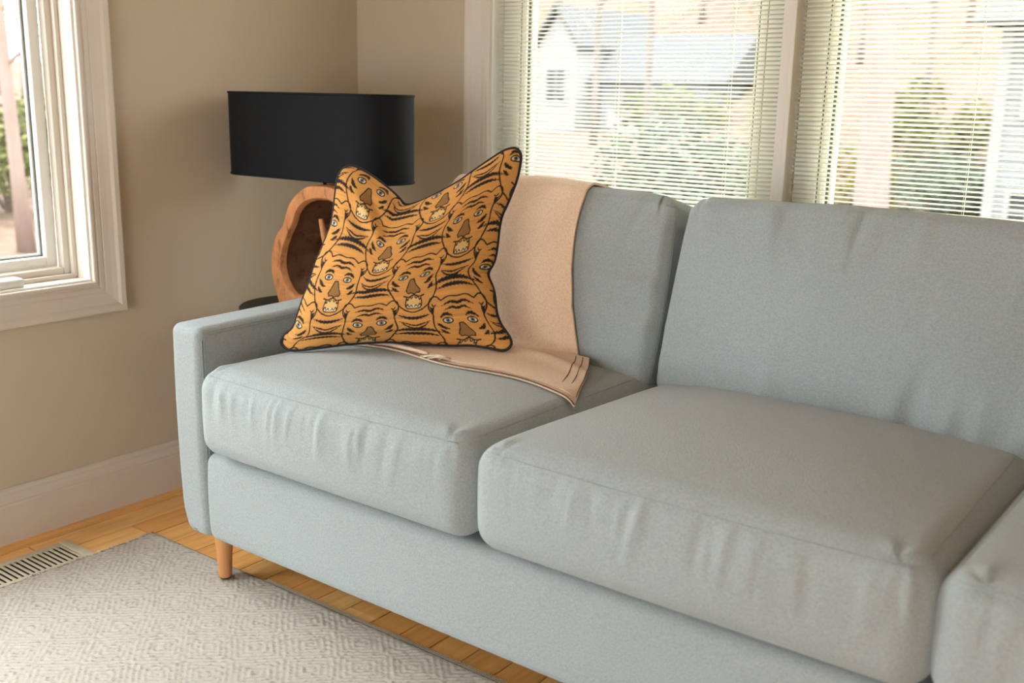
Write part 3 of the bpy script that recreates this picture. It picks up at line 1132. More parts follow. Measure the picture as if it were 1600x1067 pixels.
def pillow():
    th = math.radians(16)
    o0 = Vector((-1.675, 1.79, 0.592))
    r = Vector((.84, .5426, 0)).normalized()
    u = Vector((-.5426 * math.sin(th), .84 * math.sin(th), math.cos(th))).normalized()
    n = r.cross(u).normalized()         # towards the room
    top = [(-.144, .446), (-.129, .445), (-.104, .433), (-.073, .414), (-.037, .387), (-.016, .368), (-.004, .354), (.014, .356), (.043, .367), (.087, .391), (.125, .414), (.159, .44), (.197, .468), (.23, .491), (.255, .5), (.266, .497)]
    right = [(.266, .497), (.272, .482), (.27, .457), (.265, .428), (.254, .393), (.241, .358), (.232, .338), (.227, .308), (.224, .269), (.221, .24), (.215, .217), (.204, .2), (.206, .185), (.218, .161), (.224, .132), (.228, .103), (.24, .074), (.258, .051), (.268, .031), (.26, .016)]
    bot = [(-.299, .013), (-.28, -.002), (-.26, -.004), (-.218, .001), (-.168, .009), (-.114, .017), (-.04, .024), (-.001, .024), (.029, .022), (.078, .022), (.127, .022), (.166, .024), (.191, .022), (.22, .018), (.245, .013), (.26, .016)]
    left = [(-.299, .013), (-.289, .033), (-.264, .049), (-.251, .081), (-.241, .116), (-.225, .161), (-.213, .206), (-.195, .256), (-.18, .301), (-.175, .341), (-.173, .376), (-.17, .411), (-.161, .436), (-.144, .446)]
    N = 420
    tB, tT, tL, tR = (catmull(l, N) for l in (bot, top, left, right[::-1]))
    U, V = np.meshgrid(np.linspace(0, 1, N), np.linspace(0, 1, N))
    U3, V3 = U[..., None], V[..., None]
    S = (1 - V3) * tB[None] + V3 * tT[None] + (1 - U3) * tL[:, None] + U3 * tR[:, None]
    S -= (1 - U3) * (1 - V3) * tB[0] + U3 * (1 - V3) * tB[-1] + (1 - U3) * V3 * tT[0] + U3 * V3 * tT[-1]
    e = lambda t: np.clip(4 * t * (1 - t), 0, 1)
    prof = (e(U) ** .55) * (e(V) ** .55)
    dip = np.exp(-((U - .46) / .16) ** 2 - ((V - 1) / .16) ** 2)
    bulge = 0.082 * prof
    bulge = bulge + 0.012 * prof ** .5 * np.sin(PI * V)
    crease = 0.006 * np.sin(24 * (U - .2) + 30 * (V - .75)) * np.exp(-((U - .22) / .12) ** 2 - ((V - .8) / .12) ** 2)
    crease += 0.004 * np.sin(38 * (V + .3 * U)) * np.exp(-((U - .93) / .07) ** 2) * np.exp(-((V - .45) / .25) ** 2)
    front = bulge + crease * prof ** .5 * 1.5
    bend = -0.030 * (np.exp(-((U) / .12) ** 2 - ((V) / .10) ** 2))      # lower left corner folds back
    R_, U_, N_ = (np.array(v) for v in (r, u, n))
    loc = np.array(o0)
    base = S[..., 0:1] * R_ + S[..., 1:2] * U_
    F = base + (front + bend)[..., None] * N_
    B = base + (-0.62 * bulge + bend)[..., None] * N_
    root = thing('throw_pillow', 'ochre throw pillow woven with tiger faces, edged in dark piping', 'pillow', tuple(loc))
    img = tiger_print(900)
    idx = np.arange(N * N).reshape(N, N)
    q = np.stack([idx[:-1, :-1], idx[:-1, 1:], idx[1:, 1:], idx[1:, :-1]], -1).reshape(-1, 4)

    def grid(name, P, step, mat, flip):
        P = P[::step, ::step]
        m = P.shape[0]
        ii = np.arange(m * m).reshape(m, m)
        q = np.stack([ii[:-1, :-1], ii[:-1, 1:], ii[1:, 1:], ii[1:, :-1]], -1).reshape(-1, 4)
        if flip:
            q = q[:, ::-1]
        me = bpy.data.meshes.new(name)
        me.vertices.add(m * m)
        me.vertices.foreach_set('co', P.reshape(-1))
        me.loops.add(q.size)
        me.loops.foreach_set('vertex_index', q.reshape(-1).astype(np.int32))
        me.polygons.add(len(q))
        me.polygons.foreach_set('loop_start', np.arange(0, q.size, 4, dtype=np.int32))
        me.update(calc_edges=True)
        me.validate()
        me.polygons.foreach_set('use_smooth', [True] * len(me.polygons))
        o = bpy.data.objects.new(name, me)
        COL.objects.link(o)
        o.parent = root
        me.materials.append(mat)
        return o
    pm = Mat('tiger_jacquard', 0.9, 0.12)
    at = pm.add('ShaderNodeAttribute', attribute_name='print')
    v = pm.coords((1, 1, 1))
    mulc = pm.add('ShaderNodeMixRGB', blend_type='MULTIPLY')
    mulc.inputs[0].default_value = 1
    wv = pm.noise(v, 650, 2)
    pm.link(at.outputs['Color'], mulc.inputs[1])
    pm.link(pm.ramp(wv, [(.3, (.86, .86, .86, 1)), (.7, (1.08, 1.08, 1.08, 1))]), mulc.inputs[2])
    pm.base(mulc.outputs[0])
    pm.bump(wv, .3, .0008)
    # outward normal test: front grid must face n
    e1, e2 = F[N // 2, N // 2 + 1] - F[N // 2, N // 2], F[N // 2 + 1, N // 2] - F[N // 2, N // 2]
    fl = np.cross(e1, e2) @ N_ < 0
    fo = grid('front_cover', F, 1, pm.m, fl)
    K = img.shape[0]
    uu = np.clip((U * K).astype(int), 0, K - 1)
    vv = np.clip((V * K).astype(int), 0, K - 1)
    # soft 2x2 average so that thin lines keep their weight
    pic = (img[vv, uu] + img[np.clip(vv + 1, 0, K - 1), uu] + img[vv, np.clip(uu + 1, 0, K - 1)] + img[np.clip(vv + 1, 0, K - 1), np.clip(uu + 1, 0, K - 1)]) / 4
    ca = fo.data.color_attributes.new('print', 'FLOAT_COLOR', 'POINT')
    ca.data.foreach_set('color', np.concatenate([pic.reshape(-1, 3), np.ones((N * N, 1))], 1).astype(np.float32).reshape(-1))
    bo = grid('back_cover', B, 6, M['pillow_back'], not fl)
    bo['label'] = 'plain charcoal back of the pillow'
    edge = np.concatenate([F[0, :-1], F[:-1, -1], F[-1, :0:-1], F[:0:-1, 0]])
    edge = edge[::6]
    for _ in range(2):
        edge = (np.roll(edge, 1, 0) + 2 * edge + np.roll(edge, -1, 0)) / 4
    MB().tube([tuple(p) for p in edge], 0.0046, 8, closed=True).obj('piping', M['piping'], root, True)
    return root


pillow()


# ------------------------------------------------------------------ side table and lamp
tab = thing('side_table', 'round black side table in the corner behind the sofa arm, holding the lamp', 'table', (-2.318, 2.045, 0))
TZ = 0.582
MB().lathe([(0.166, TZ - .022), (0.170, TZ - .018), (0.170, TZ - .003), (0.167, TZ)], 0, 0, 56).obj('tabletop', M['black_table'], tab, 'auto')
MB().lathe([(0.018, 0.02), (0.018, TZ - .022)], 0, 0, 24).obj('column', M['black_table'], tab, 'auto')
MB().lathe([(0.150, 0), (0.150, .010), (0.140, .016), (0.03, .022)], 0, 0, 48).obj('foot', M['black_table'], tab, 'auto')

lamp = thing('table_lamp', 'table lamp with a wide oval black shade on a hollow driftwood base', 'lamp', (-2.25, 2.06, TZ))
LO = np.array(lamp.location)
outer = [(-2.300, .600), (-2.330, .628), (-2.349, .668), (-2.354, .712), (-2.346, .752), (-2.326, .792), (-2.300, .822), (-2.282, .862), (-2.256, .903), (-2.214, .932), (-2.160, .944), (-2.100, .944), (-2.045, .926), (-2.008, .886), (-1.998, .836), (-2.014, .788), (-2.050, .748), (-2.092, .716), (-2.128, .684), (-2.148, .650), (-2.160, .618), (-2.185, .600)]
inner = [(-2.255, .626), (-2.283, .648), (-2.300, .676), (-2.307, .714), (-2.298, .758), (-2.276, .800), (-2.254, .834), (-2.240, .864), (-2.216, .888), (-2.184, .903), (-2.150, .909), (-2.108, .908), (-2.070, .893), (-2.047, .865), (-2.043, .832), (-2.058, .800), (-2.090, .770), (-2.128, .742), (-2.162, .712), (-2.184, .682), (-2.200, .652), (-2.222, .632)]
NP = 88
outer = [(a_, b_ - .018 * max(0, 1 - (b_ - .6) / .09)) for a_, b_ in outer]
po, pi_ = catmull(outer, NP, True), catmull(inner, NP, True)
rg2 = np.random.default_rng(11)
ph = np.linspace(0, 2 * PI, NP, endpoint=False)
wob = 0.0022 * np.sin(5 * ph + 1) + 0.0016 * np.sin(11 * ph)
ci = pi_.mean(0)


def L3(p2, y):
    return np.stack([p2[:, 0], np.full(len(p2), y), p2[:, 1]], 1) - LO


def around(p2, c, k):
    q = c + (p2 - c) * k
    q[:, 1] = np.maximum(q[:, 1], TZ + .001)
    return q


co = po.mean(0)
p_o = po + (po - co) * wob[:, None] * 4
p_o[:, 1] = np.maximum(p_o[:, 1], TZ + .0005)
lb = MB()
lb.loft([L3(around(p_o, co, .90), 2.125), L3(around(p_o, co, .965), 2.115), L3(p_o, 2.07), L3(around(p_o, co, 1.0), 1.99), L3(around(p_o, co, .985), 1.977), L3((p_o + pi_) / 2, 1.9735), L3(around(pi_, ci, 1.03), 1.975), L3(pi_, 1.979), L3(around(pi_, ci, .97), 1.992)], close_ends=False)
base_o = lb.obj('driftwood_base', M['log'], lamp, 'auto')
cd = ci + np.array([0.028, 0.0])
l1 = around(pi_, ci, .97)
l2 = around(pi_, ci, .94) + wob[:, None] * 1.5
l3 = around(pi_, cd, .74) + wob[:, None] * 3
l4 = around(pi_, cd, .62) + wob[:, None] * 5
hb = MB()
hb.loft([L3(l1, 1.992), L3(l2, 2.020), L3(l3, 2.045), L3(around(pi_, cd, .70) + wob[:, None] * 4, 2.075), L3(l4, 2.110), L3(around(pi_, cd, .66), 2.125), L3(around(p_o, co, .90), 2.125)], close_ends=False)
hb.obj('hollow', M['log_in'], base_o, True)
hk = [(-2.085, 2.06, .775), (-2.120, 2.035, .758), (-2.150, 2.022, .764), (-2.164, 2.016, .790), (-2.172, 2.014, .822), (-2.178, 2.013, .850)]
hk = catmull(hk, 18)
MB().tube([tuple(p - LO) for p in hk], .01, 10, radii=[.017 - .0095 * (k / 17) for k in range(18)]).obj('branch_stub', M['log'], base_o, True)
ROD = (-2.205, 2.055)
MB().tube([(ROD[0] - LO[0], ROD[1] - LO[1], .935 - LO[2]), (ROD[0] - LO[0], ROD[1] - LO[1], 1.06 - LO[2])], .0055, 14).obj('rod', M['black_metal'], lamp, True)
MB().lathe([(.017, 1.055 - LO[2]), (.019, 1.06 - LO[2]), (.019, 1.10 - LO[2]), (.012, 1.105 - LO[2])], ROD[0] - LO[0], ROD[1] - LO[1], 20).obj('socket', M['black_metal'], lamp, 'auto')
bulb_m = noisy('bulb_opal_glass', srgb(240, 236, 226), .01, 5, .2)
MB().lathe([(.010, 1.10 - LO[2]), (.016, 1.112 - LO[2]), (.027, 1.135 - LO[2]), (.029, 1.150 - LO[2]), (.022, 1.168 - LO[2]), (.008, 1.176 - LO[2])], ROD[0] - LO[0], ROD[1] - LO[1], 20).obj('bulb', bulb_m, lamp, True)


def stadium(L, D, n=72):
    out = []
    r = D / 2
    h = L / 2 - r
    for k in range(n // 2):
        a = -PI / 2 + PI * k / (n // 2 - 1)
        out.append((h + r * math.cos(a), r * math.sin(a)))
    for k in range(n // 2):
        a = PI / 2 + PI * k / (n // 2 - 1)
        out.append((-h + r * math.cos(a), r * math.sin(a)))
    return np.array(out)


SHZ0, SHZ1, SHX, SHY, SHR = 0.953, 1.190, -2.262, 2.088, math.radians(2.5)


def shade_loop(k, z):
    p = stadium(0.640, 0.205)
    L_ = np.maximum(np.linalg.norm(p, axis=1, keepdims=True), 1e-6)
    p = p * (1 + k / L_)
    c, s_ = math.cos(SHR), math.sin(SHR)
    return np.stack([SHX + p[:, 0] * c - p[:, 1] * s_, SHY + p[:, 0] * s_ + p[:, 1] * c, np.full(len(p), z)], 1) - LO


sh = MB()
sh.loft([shade_loop(-.0025, SHZ0 + .001), shade_loop(0, SHZ0), shade_loop(0, SHZ1), shade_loop(-.0025, SHZ1), shade_loop(-.0025, SHZ0 + .001)], close_ends=False)
shade = sh.obj('shade', M['shade'], lamp, 'auto')
for z in (SHZ0 + .003, SHZ1 - .003):
    MB().tube([tuple(p) for p in shade_loop(.0002, z + LO[2] - LO[2])], .0028, 6, closed=True).obj('rim', M['shade'], shade, True)
spd = MB()
c, s_ = math.cos(SHR), math.sin(SHR)
for k in (-1, 1):
    p = Vector((SHX + .28 * k * c, SHY + .28 * k * s_, SHZ0 + .10)) - Vector(LO)
    spd.tube([p, Vector((ROD[0], ROD[1], SHZ0 + .10)) - Vector(LO)], .002, 6)
spd.tube([Vector((ROD[0], SHY - .1, SHZ0 + .1)) - Vector(LO), Vector((ROD[0], SHY + .1, SHZ0 + .1)) - Vector(LO)], .002, 6)
spd.obj('spider', M['black_metal'], shade, True)

# ------------------------------------------------------------------ floor register
vent = thing('floor_register', 'almond metal floor register with dark slots, half under the rug edge', 'vent', (-2.454, 1.24, 0))
VX0, VX1, VY1 = -0.073, 0.073, 0.152
VY0 = -0.152
ring = MB()
IX, IY = 0.0485, 0.125
for q in ((VX0, VY0, VX1, -IY), (VX0, IY, VX1, VY1), (VX0, -IY, -IX, IY), (IX, -IY, VX1, IY)):
    ring.box(q[0], q[1], 0.0, q[2], q[3], 0.0045, 0.0012)
ring.obj('rim', M['vent'], vent, 'auto')
MB().box(-IX, -IY, -0.0005, IX, IY, 0.0004).obj('duct', M['dark'], vent)
first = None
y = -IY + 0.0095
while y < IY - .004:
    if first is None:
        first = MB().box(-IX - .0005, -0.0036, 0.0006, IX + .0005, 0.0036, 0.0040, .0007).obj('louver', M['vent'], vent, 'auto', (0, y, 0))
    else:
        link_copy(first, vent, (0, y, 0))
    y += 0.0147
MB().box(0.053, 0.060, .0045, 0.062, 0.084, .0056, .0004).obj('damper_tab', M['vent'], vent, 'auto')

# ------------------------------------------------------------------ rug
def rug():
    X0, X1, Y0, Y1 = -2.392, -0.30, -0.9, 1.566
    xs = np.r_[np.arange(X0, -0.95, 0.0042), np.linspace(-0.95, X1, 30)]
    ys = np.r_[np.linspace(Y0, 0.70, 24), np.arange(0.7042, Y1, 0.0042)]
    X, Y = np.meshgrid(xs, ys)
    # concentric diamonds, flattened weave ribs
    a, b = 0.158, 0.142
    u = (X - X0) / a + .05 * np.sin(5 * Y + 3 * X) + .03 * np.sin(17 * X - 9 * Y)
    v = (Y1 - Y) / b + .05 * np.sin(6 * X + 2 * Y) + .03 * np.sin(13 * Y + 11 * X)
    tri = lambda t: np.abs(((t + .5) % 1) - .5)
    d = tri(u) * 2 + tri(v) * 2              # 0 at a diamond centre, 2 at the next
    rib = 0.5 + 0.5 * np.cos(2 * PI * d * 4.2)
    # rows of yarn twist
    rg = np.random.default_rng(9)
    n1 = rg.normal(0, 1, X.shape)
    n1 = (n1 + np.roll(n1, 1, 1) + np.roll(n1, -1, 1)) / 2
    tw = np.sin(2 * PI * (X / 0.0125)) * np.sin(2 * PI * Y / 0.0098)
    h = 0.0019 * rib ** .8 + 0.0006 * tw + 0.0006 * n1
    edge = np.minimum(np.minimum(X - X0, Y1 - Y) / 0.012, 1)
    wave = 0.0025 * np.exp(-((Y1 - Y) / .03) ** 2) * (0.5 + .5 * np.sin(X * 21))
    Z = 0.0050 + (h + wave) * np.clip(edge, .15, 1)
    Xw = X + (0.0030 * np.sin(Y * 60) + 0.002 * rg.normal(0, 1, (len(ys), 1))) * (X - X0 < .003)
    n, m = X.shape
    top = np.stack([Xw, Y, Z], -1).reshape(-1, 3)
    bot = np.stack([Xw, Y, np.full_like(Z, .0006)], -1)
    v_ = [tuple(p) for p in top]
    F = []
    idx = np.arange(n * m).reshape(n, m)
    q = np.stack([idx[:-1, :-1], idx[:-1, 1:], idx[1:, 1:], idx[1:, :-1]], -1).reshape(-1, 4)
    F = [tuple(t) for t in q]
    loop = [(0, j) for j in range(m)] + [(i, m - 1) for i in range(1, n)] + [(n - 1, j) for j in range(m - 2, -1, -1)] + [(i, 0) for i in range(n - 2, 0, -1)]
    k = len(v_)
    v_ += [tuple(bot[i, j]) for i, j in loop]
    for t in range(len(loop)):
        t2 = (t + 1) % len(loop)
        F.append((idx[loop[t2]], idx[loop[t]], k + t, k + t2))
    rm = Mat('woven_cream_rug', 0.95, 0.1)
    at = rm.add('ShaderNodeAttribute', attribute_name='yarn')
    vv = rm.coords((1, 1, 1))
    nz = rm.noise(vv, 420, 2)
    mm = rm.add('ShaderNodeMixRGB', blend_type='MULTIPLY')
    mm.inputs[0].default_value = 1
    rm.link(at.outputs['Color'], mm.inputs[1])
    rm.link(rm.ramp(nz, [(.3, (.85, .85, .85, 1)), (.7, (1.08, 1.08, 1.08, 1))]), mm.inputs[2])
    rm.base(mm.outputs[0])
    rm.bump(nz, .4, .0012)
    root = thing('area_rug', 'cream area rug woven with raised concentric diamonds, under the sofa leg', 'rug', (0, 0, 0))
    o = mesh_obj('pile', v_, F, rm.m, root, True)
    # yarn colour: cream ribs, grey-brown warp showing in the gaps as broken dashes
    gap = (rib < .30) & (n1 > 0.72)
    lite, mid, drk = (np.array(srgb(*c)[:3]) for c in ((188, 182, 172), (181, 173, 163), (126, 114, 105)))
    cc = mid + (lite - mid) * rib[..., None]
    cc = np.where(gap[..., None], drk * .55 + cc * .45, cc)
    rim = ((X - X0) < .010) & (n1 > .1)
    cc = np.where(rim[..., None], drk, cc)
    full = np.ones((len(v_), 4), np.float32)
    full[:n * m, :3] = cc.reshape(-1, 3)
    full[n * m:, :3] = drk
    ca = o.data.color_attributes.new('yarn', 'FLOAT_COLOR', 'POINT')
    ca.data.foreach_set('color', full.reshape(-1))
    # dark woven binding along the edge by the sofa: short slanted stitches
    bm_ = noisy('rug_binding', srgb(112, 100, 86), .15, 300, .95)
    st = noisy('rug_binding_thread', srgb(196, 184, 164), .1, 300, .95)
    bind = MB().box(-1.93, Y1 - .001, 0.0004, X1, Y1 + .011, .0058, .0015).obj('binding', bm_, root, 'auto')
    sm = MB()
    xx = -1.925
    while xx < -0.95:
        sm.tube([(xx, Y1 - .0005, .0060), (xx + .0035, Y1 + .010, .0062)], .0011, 4)
        xx += .0052
    o2 = sm.obj('binding_stitches', st, bind)
    o2['kind'] = 'stuff'
    fr = MB()
    yy = 1.0
    rr = random.Random(5)
    while yy < Y1:
        L = rr.uniform(.003, .009)
        fr.tube([(X0 + .003, yy, .005), (X0 - L, yy + rr.uniform(-.003, .003), .003 + rr.uniform(0, .004))], .0011, 4)
        yy += rr.uniform(.003, .008)
    o3 = fr.obj('edge_fuzz', st, root)
    o3['kind'] = 'stuff'
    return root


rug()

# ------------------------------------------------------------------ outdoors
def out(r, g, b, k=0.22):
    return lerp4(srgb(r, g, b), k)


def ground_z(x, y):
    d = np.hypot(x, y)
    az = x / np.maximum(d, 1e-6)                        # sine of the bearing from the window wall
    sm = lambda t: np.clip(t, 0, 1) ** 2 * (3 - 2 * np.clip(t, 0, 1))
    right = sm((az + .50) / .12)
    base = -0.6 - 1.0 * right * sm((d - 5) / 9)
    hill = right * np.clip(d - 25, 0, 60) * .27 + (1 - right) * sm((d - 14) / 10) * 0.5
    west = sm((-az - .75) / .12)
    hill = hill + (1 - right) * (1 - sm((-az - .62) / .1)) * np.clip(d - 48, 0, 40) * .3
    hill = hill + west * np.clip(d - 18, 0, 50) * .05
    return base + hill + 0.08 * np.sin(x * 1.3) * np.sin(y * 1.1) * sm((d - 6) / 6)


gx = np.linspace(-75, 45, 150)
gy = np.linspace(-12, 80, 130)
X, Y = np.meshgrid(gx, gy)
Z = ground_z(X, Y)
Z = np.where((X > XL - .6) & (X < XR + .6) & (Y < YB + .6) & (Y > YF - .6), np.minimum(Z, -.6), Z)
gm = Mat('leaf_litter', .95, .1)
v = gm.coords((1, 1, 1))
n1 = gm.noise(v, .42, 5, .7)
n2 = gm.noise(v, 5.0, 4, .7)
c1 = gm.ramp(n1, [(.30, out(206, 150, 126)), (.42, out(208, 172, 154)), (.52, out(196, 170, 146)), (.60, out(152, 158, 128)), (.72, out(208, 160, 138))])
c2 = gm.ramp(n2, [(.3, (.48, .43, .41, 1)), (.65, (1.02, .92, .88, 1))])
mm = gm.add('ShaderNodeMixRGB', blend_type='MULTIPLY')
mm.inputs[0].default_value = 1
gm.link(c1, mm.inputs[1])
gm.link(c2, mm.inputs[2])
gm.base(mm.outputs[0])
idx = np.arange(X.size).reshape(X.shape)
q = np.stack([idx[:-1, :-1], idx[:-1, 1:], idx[1:, 1:], idx[1:, :-1]], -1).reshape(-1, 4)
o = mesh_obj('ground', np.stack([X, Y, Z], -1).reshape(-1, 3), q, gm.m, None, True)
o['kind'] = 'structure'

BARK = noisy('grey_bark', out(190, 170, 158, .3), .2, 9, .9, .1, .5, 14, .02, (1, 1, .25))
BARK_P = noisy('pale_bark', out(222, 192, 178, .28), .14, 7, .9, .1, .5, 12, .02, (1, 1, .25))


def leaf_mat(name, c, var=.25):
    m = Mat(name, .8, .15)
    oi = m.coords((1, 1, 1))
    m.base(m.ramp(m.noise(oi, 3.5, 3), [(.3, lerp4(c, 1 - var)), (.7, lerp4(c, 1 + var))]))
    return m.m


LEAF = {'green': leaf_mat('shrub_leaves', out(124, 140, 112, .36)), 'olive': leaf_mat('olive_leaves', out(156, 158, 100, .32)),
        'yellow': leaf_mat('yellow_leaves', out(206, 180, 92)), 'rust': leaf_mat('rust_leaves', out(204, 140, 92)), 'dark': leaf_mat('dark_green_leaves', out(84, 98, 66))}


def leaves(centres, radii, n, size, rg):
    """n little leaf blades scattered in ellipsoids"""
    C = np.array(centres)
    w = np.array([r[0] * r[1] * r[2] for r in radii])
    k = rg.choice(len(C), n, p=w / w.sum())
    d = rg.normal(0, 1, (n, 3))
    d /= np.linalg.norm(d, axis=1, keepdims=True)
    P = C[k] + d * np.array(radii)[k] * (rg.uniform(.25, 1, (n, 1)) ** .45)
    a = rg.normal(0, 1, (n, 3))
    a /= np.linalg.norm(a, axis=1, keepdims=True)
    b = np.cross(a, rg.normal(0, 1, (n, 3)))
    b /= np.linalg.norm(b, axis=1, keepdims=True)
    s = size * rg.uniform(.6, 1.4, (n, 1))
    V = np.stack([P - a * s, P + b * s * .45, P + a * s, P - b * s * .45], 1).reshape(-1, 3)
    F = np.arange(4 * n).reshape(n, 4)
    return V, F


def shrub(name, label, x, y, w, h, leaf, n, size, seed, group=None):
    rg = np.random.default_rng(seed)
    z = float(ground_z(np.array(x), np.array(y))) - .03
    r = thing(name, label, 'shrub', (x, y, z), group)
    cs, rs = [], []
    for _ in range(9):
        cs.append((rg.uniform(-.5, .5) * w, rg.uniform(-.5, .5) * w, h * rg.uniform(.3, .72)))
        k = rg.uniform(.22, .36)
        rs.append((w * k, w * k, h * k))
    V, F = leaves(cs, rs, n, size, rg)
    f = mesh_obj('foliage', V, F, LEAF[leaf], r)
    f['kind'] = 'stuff'
    st = MB()
    for c in cs[:6]:
        st.tube([(0, 0, 0), (c[0] * .4, c[1] * .4, c[2] * .5), c], .02, 5, radii=[.03, .02, .008])
    st.obj('stems', BARK, r)
    return r


def tree(label, x, y, rad, h, seed, bark, lean=(0, 0), leaf=None, nleaf=0, group=None, nb=9, b0=.3):
    rg = np.random.default_rng(seed)
    z = float(ground_z(np.array(x), np.array(y))) - .08
    r = thing('tree', label, 'tree', (x, y, z), group)
    pts = []
    for k in range(9):
        t = k / 8
        pts.append((lean[0] * t * h + rad * .5 * math.sin(3 * t + seed), lean[1] * t * h + rad * .5 * math.cos(2.3 * t + seed), t * h))
    MB().tube(pts, rad, 12, radii=[rad * (1.35 if k == 0 else 1) * (1 - .62 * k / 8) for k in range(9)]).obj('trunk', bark, r, True)
    br = MB()
    tips = []
    for k in range(nb):
        t = b0 + (1 - b0) * (k + .5) / nb
        i = min(int(t * 8), 7)
        f = t * 8 - i
        p = Vector(pts[i]).lerp(Vector(pts[i + 1]), f)
        a = rg.uniform(0, 2 * PI)
        L = h * rg.uniform(.12, .22) * (1.15 - t * .6)
        q1 = p + Vector((math.cos(a), math.sin(a), rg.uniform(.25, .9))) * L * .5
        q2 = p + Vector((math.cos(a + .3), math.sin(a + .3), rg.uniform(.5, 1.2))) * L
        rr = rad * .42 * (1 - .6 * t)
        br.tube([p, q1, q2], rr, 5, radii=[rr, rr * .6, rr * .2])
        tips.append(tuple(q2))
        for s in range(3):
            a2 = a + rg.uniform(-1, 1)
            q3 = q1 + Vector((math.cos(a2), math.sin(a2), rg.uniform(.1, .9))) * L * .55
            br.tube([q1, (q1 + q3) / 2 + Vector((0, 0, .04)), q3], rr * .4, 4, radii=[rr * .45, rr * .3, rr * .1])
            tips.append(tuple(q3))
    br.obj('branches', bark, r)
    if leaf:
        V, F = leaves(tips, [(h * .09, h * .09, h * .07)] * len(tips), nleaf, .05, rg)
        f = mesh_obj('foliage', V, F, LEAF[leaf], r)
        f['kind'] = 'stuff'
    return r


# seen through the window in the left wall
tree('slim pale tree standing in fallen leaves outside the left window', -11.2, 6.02, .078, 8.0, 3, BARK_P, (-.012, -.022), 'rust', 500, None, 10, .22)
shrub('shrub', 'green shrub behind the pale tree outside the left window', -14.1, 7.35, 1.5, 1.75, 'olive', 2600, .06, 31)
shrub('shrub', 'darker low shrub at the right edge of the left window pane', -15.4, 9.05, 1.1, 1.25, 'green', 1800, .06, 37)
ORD = ('first', 'second', 'third', 'fourth', 'fifth', 'sixth')
for i, (d, az, rad, lf, w_) in enumerate(((22, -.894, .10, 'rust', 'nearest'), (29, -.876, .12, 'yellow', 'yellow-leaved'), (37, -.886, .12, 'rust', 'farthest'))):
    tree('%s bare tree of the woods beyond the left window' % w_, d * az, d * math.sqrt(1 - az * az), rad, 9 + i, 40 + i, BARK_P, (0, 0), lf, 900, 'woodland trees beyond the left window', 16, .15)

# seen through the back window
tree('thick pale tree trunk seen through the right blind', -5.10, 15.25, .27, 11, 8, BARK_P, (0, 0), None, 0, None, 7, .75)
for i, (d, az, rad, lf) in enumerate(((34, -.392, .10, 'olive'), (50, -.360, .14, 'rust'), (40, -.330, .12, 'rust'), (56, -.306, .15, 'olive'), (31, -.278, .10, 'yellow'), (46, -.250, .13, 'yellow'))):
    tree('slender tree on the leafy slope, %s to the right of the mullion' % ORD[i], d * az, d * math.sqrt(1 - az * az), rad, 10, 60 + i, BARK, (0, 0), lf, 1400, 'trees on the slope behind the house', 12, .2)
for i, (d, az, rad, lf) in enumerate(((60, -.568, .16, 'rust'), (28, -.540, .09, 'yellow'), (25, -.500, .08, 'rust'), (62, -.460, .16, 'yellow'))):
    tree('tall tree near the far gabled house, %s from the left behind the left blind' % ORD[i], d * az, d * math.sqrt(1 - az * az), rad, 12, 80 + i, BARK, (0, 0), lf, 1400, 'trees around the far house', 12, .2)
shrub('shrub', 'big grey-green shrub close outside, low behind the left blind', -4.05, 7.75, 1.45, 1.75, 'green', 3800, .05, 51)
shrub('shrub', 'green shrub under the thick tree, low behind the right blind', -5.7, 22.3, 2.2, 1.9, 'green', 2600, .08, 52)
shrub('shrub', 'yellow-green bush left of the thick trunk behind the right blind', -8.6, 23.6, 1.9, 2.2, 'yellow', 2200, .08, 53)
shrub('shrub', 'yellow-green bush upslope right of the thick trunk behind the right blind', -7.9, 28.4, 2.0, 2.2, 'olive', 2200, .09, 54)
shrub('shrub', 'rust coloured bush in front of the slope beside the sided house', -6.4, 25.5, 1.5, 1.2, 'rust', 1800, .08, 56)
shrub('shrub', 'olive shrub in front of the far grey house', -16.2, 29.6, 2.3, 1.8, 'olive', 1800, .1, 57)

SIDING = noisy('pale_siding', out(208, 212, 212, .24), .03, 3, .7)
HWHITE = noisy('house_white_trim', out(236, 236, 232, .25), .02, 3, .6)
HGLASS = noisy('dim_window_pane', out(96, 104, 108), .1, 1, .2, .5)
ROOF = noisy('grey_shingles', out(184, 186, 190, .125), .15, 6, .9)


def lap_wall(name, parent, mat, x0, x1, y, z0, z1, step, dep):
    """wall of lapped boards facing -y"""
    mb = MB()
    mb.box(x0, y, z0, x1, y + dep, z1)
    z = z0
    while z < z1 - .02:
        t = min(z + step, z1)
        mb.prism([(y - .028, z), (y - .004, t), (y + .02, t), (y + .02, z)], 0, x0, x1)
        z += step
    return mb.obj(name, mat, parent)


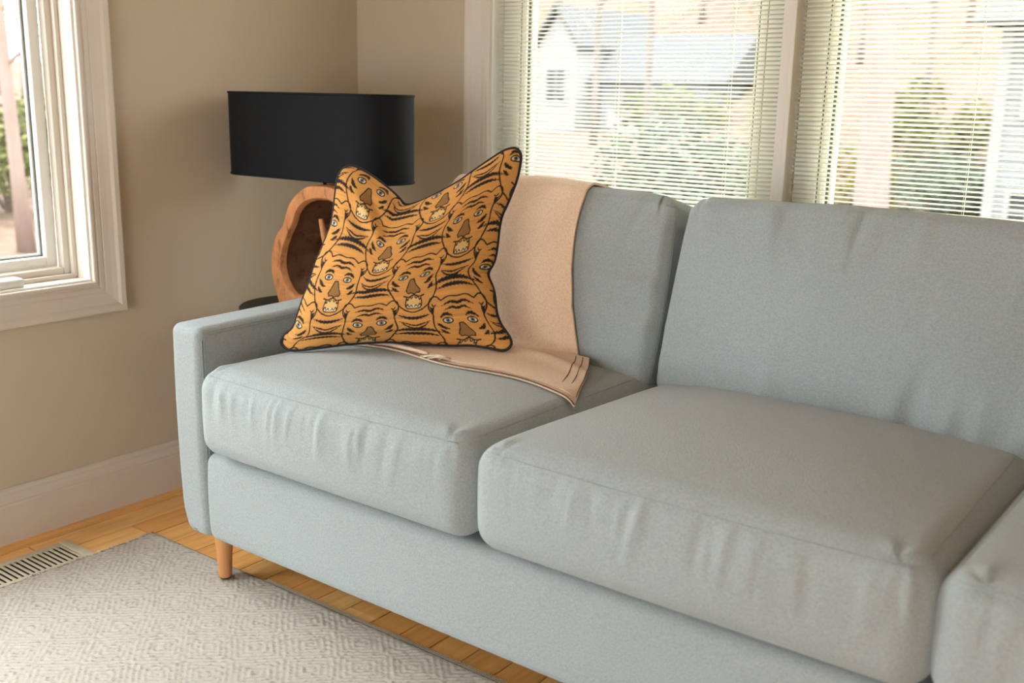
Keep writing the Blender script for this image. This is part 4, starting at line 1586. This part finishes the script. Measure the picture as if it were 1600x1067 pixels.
def house_window(parent, x0, x1, z0, z1, y, nx=2, nz=2):
    f = MB()
    w = .10
    for b in ((x0 - w, z0 - w, x1 + w, z0), (x0 - w, z1, x1 + w, z1 + w), (x0 - w, z0, x0, z1), (x1, z0, x1 + w, z1)):
        f.box(b[0], y - .07, b[1], b[2], y + .02, b[3])
    for k in range(1, nx):
        xx_ = x0 + (x1 - x0) * k / nx
        f.box(xx_ - .025, y - .05, z0, xx_ + .025, y, z1)
    for k in range(1, nz):
        zz_ = z0 + (z1 - z0) * k / nz
        f.box(x0, y - .05, zz_ - .025, x1, y, zz_ + .025)
    fo = f.obj('window', HWHITE, parent)
    for i in range(nx):
        for k in range(nz):
            a, b = x0 + (x1 - x0) * i / nx, x0 + (x1 - x0) * (i + 1) / nx
            c, d = z0 + (z1 - z0) * k / nz, z0 + (z1 - z0) * (k + 1) / nz
            MB().box(a, y - .032, c, b, y - .03, d).obj('pane', HGLASS, fo)
    return fo


# house with pale siding at the right edge
hy = 21.4
gz = -1.75
h1 = thing('house', 'house with pale lap siding and white corner board at the right edge', 'building', (-4.85, hy, gz))
hl = lambda x0, x1: (x0 + 4.85, x1 + 4.85)
lap_wall('siding', h1, SIDING, 0.12, 8.0, 0, 0, 4.4, .16, 5.0)
MB().box(-.06, -.05, 0, .14, .10, 4.4).obj('corner_board', HWHITE, h1)
rf = MB()
rf.prism([(-.6, 4.38), (2.5, 6.2), (5.6, 4.38)], 0, -.5, 8.4)
rf.obj('roof', ROOF, h1)
house_window(h1, .50, 1.5, 2.75, 4.05, 0)
house_window(h1, .42, 1.35, .35, 1.32, 0, 3, 3)

# far house behind the left blind
h2 = thing('house', 'far white gabled house with a grey wing behind the left blind', 'building', (-22.6, 32.6, -.55))
mb = MB()
mb.prism([(-.85, 0), (.85, 0), (.85, 3.5), (0, 4.55), (-.85, 3.5)], 1, 0, 6)
mb.obj('gable_wall', HWHITE, h2)
mb = MB()
mb.prism([(-1.05, 3.35), (0, 4.75), (1.05, 3.35), (1.05, 3.5), (0, 4.95), (-1.05, 3.5)], 1, -.25, 6.2)
mb.obj('roof', ROOF, h2)
lap_wall('wing', h2, SIDING, 1.3, 6.2, 1.0, 0, 2.3, .2, 4.0)
mb = MB()
mb.prism([(.6, 2.25), (3, 3.95), (5.4, 2.25)], 0, .9, 6.5)
mb.obj('wing_roof', ROOF, h2)
house_window(h2, -.40, .40, 1.5, 2.6, -.0)
house_window(h2, 2.3, 3.4, 1.2, 2.0, 1.0)
MB().box(2.6, -.6, 0, 4.9, .9, 1.25).obj('porch', HWHITE, h2)
